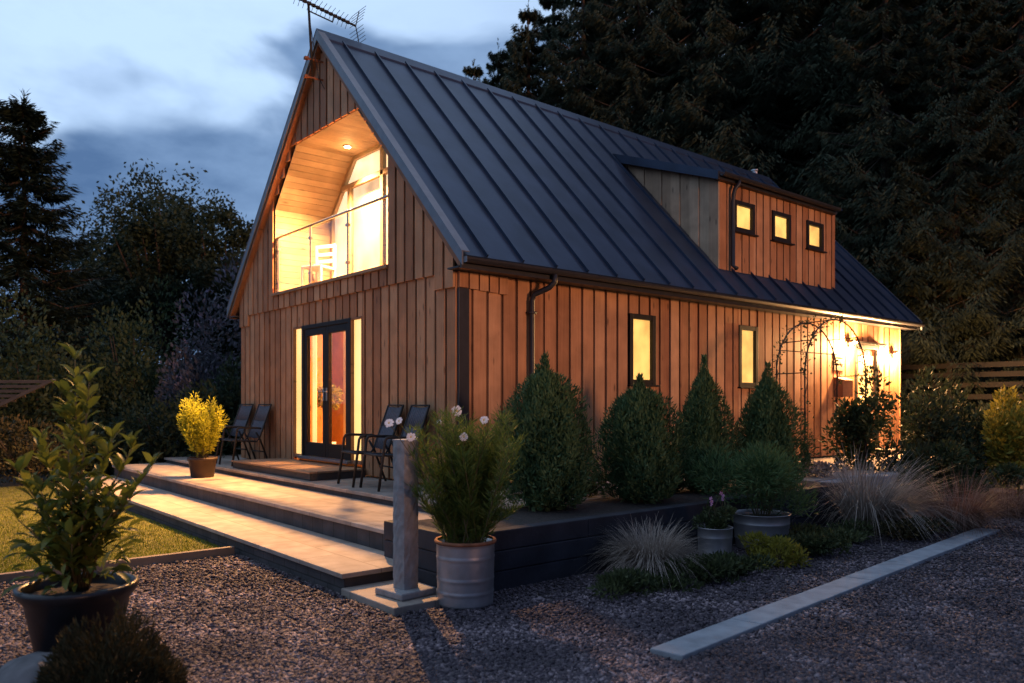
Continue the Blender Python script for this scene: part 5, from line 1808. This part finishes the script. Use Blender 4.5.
# wood that closes the view far behind these
def far_wood():
    rng = np.random.default_rng(500)
    V = []
    for k in range(70):
        u = rng.uniform(-260, 330); d = rng.uniform(44, 60)
        x, y = at(u, d); h = rng.uniform(3.2, 5.6)
        n = 260
        dd = nrm(rng.normal(size=(n, 3)))
        P = np.array([x, y, ZG + h * .45]) + dd * np.array([2.6, 2.6, h * .55]) * (rng.random(n) ** .4)[:, None]
        P = P[P[:, 2] > ZG]
        V.append(leaves(P, rng.normal(size=P.shape), .75, .4, rng))
    v, f = join(V)
    tag(np_mesh('distant_wood', v, f, 'broad'), kind='stuff')
far_wood()

# ------------------------------------------------------------------ gravel stones and lawn grass
def gravel_stones():
    rng = np.random.default_rng(600)
    N0 = 150000
    # denser near the photographer
    u = rng.uniform(-40, 1064, N0); wv = 440 + 262 * rng.random(N0) ** 0.62
    d = F * 1.53 / (wv - 402)
    r = (u - 512) / F * d
    X = CX + CS * r - SN * d; Y = CY + SN * r + CS * d
    ok = (X > -0.08) & (Y < 6.3) & (d < 12)
    ok &= ~((X < 2.14) & (Y > -2.68))          # terrace
    ok &= ~((X < 2.83) & (Y > -2.06))          # raised bed
    ok &= ~((X > 2.08) & (X < 2.92) & (Y > -2.68) & (Y < -2.04))
    e0 = 4.64 - 0.0756 * (Y + 1.9)
    ok &= ~((X > e0 - .01) & (X < e0 + 0.235) & (Y > -1.93) & (Y < 4.8))
    # thin out with nearness: keep an even count per square metre of about 1300
    dens = (wv - 402) ** 0.0
    X, Y, d = X[ok], Y[ok], d[ok]
    n = len(X)
    size = rng.uniform(0.0065, 0.017, n) * np.where(rng.random(n) < .06, 1.5, 1.0)
    base = np.array([[-1, -1, -1], [1, -1, -1], [1, 1, -1], [-1, 1, -1], [-1, -1, 1], [1, -1, 1], [1, 1, 1], [-1, 1, 1]], float) * 0.62
    faces = np.array([[0, 3, 2, 1], [4, 5, 6, 7], [0, 1, 5, 4], [1, 2, 6, 5], [2, 3, 7, 6], [3, 0, 4, 7]])
    v = base[None] * (1 + 0.35 * rng.normal(size=(n, 8, 3)))
    v = v * np.stack([rng.uniform(.8, 1.4, n), rng.uniform(.7, 1.1, n), rng.uniform(.45, .85, n)], 1)[:, None, :]
    a = rng.random(n) * 2 * PI; t = rng.normal(size=n) * .35
    ca, sa, ct, st_ = np.cos(a), np.sin(a), np.cos(t), np.sin(t)
    x0, y0, z0 = v[..., 0], v[..., 1], v[..., 2]
    x1, z1 = x0 * ct[:, None] - z0 * st_[:, None], x0 * st_[:, None] + z0 * ct[:, None]
    x2, y2 = x1 * ca[:, None] - y0 * sa[:, None], x1 * sa[:, None] + y0 * ca[:, None]
    v = np.stack([x2, y2, z1], -1) * size[:, None, None]
    v += np.stack([X, Y, np.full(n, ZG - 0.006) + 0.006 * rng.random(n)], 1)[:, None, :]
    f = (np.arange(n) * 8)[:, None, None] + faces[None]
    o = np_mesh('gravel', v.reshape(-1, 3), f.reshape(-1, 4), 'pebble')
    tag(o, 'loose brown and grey gravel stones covering the drive', 'gravel', kind='stuff')
gravel_stones()
def lawn_grass():
    rng = np.random.default_rng(610)
    n = 60000
    u = rng.uniform(-60, 260, n); wv = 478 + 125 * rng.random(n) ** .8
    d = F * 1.53 / (wv - 402); r = (u - 512) / F * d
    X = CX + CS * r - SN * d; Y = CY + SN * r + CS * d
    ok = (X < -0.17) & (Y < -2.68) & (X > -8.9)
    X, Y = X[ok], Y[ok]; n = len(X)
    P = np.stack([X, Y, np.full(n, ZG)], 1)
    D = np.stack([rng.normal(size=n) * .45, rng.normal(size=n) * .45, np.ones(n)], 1)
    v, f = blades(P, D, 0.045, 0.006, rng, droop=.5, seg=2)
    tag(np_mesh('lawn_grass', v, f, 'grassb'), 'short mown grass of the lit lawn', 'grass', kind='stuff')
lawn_grass()
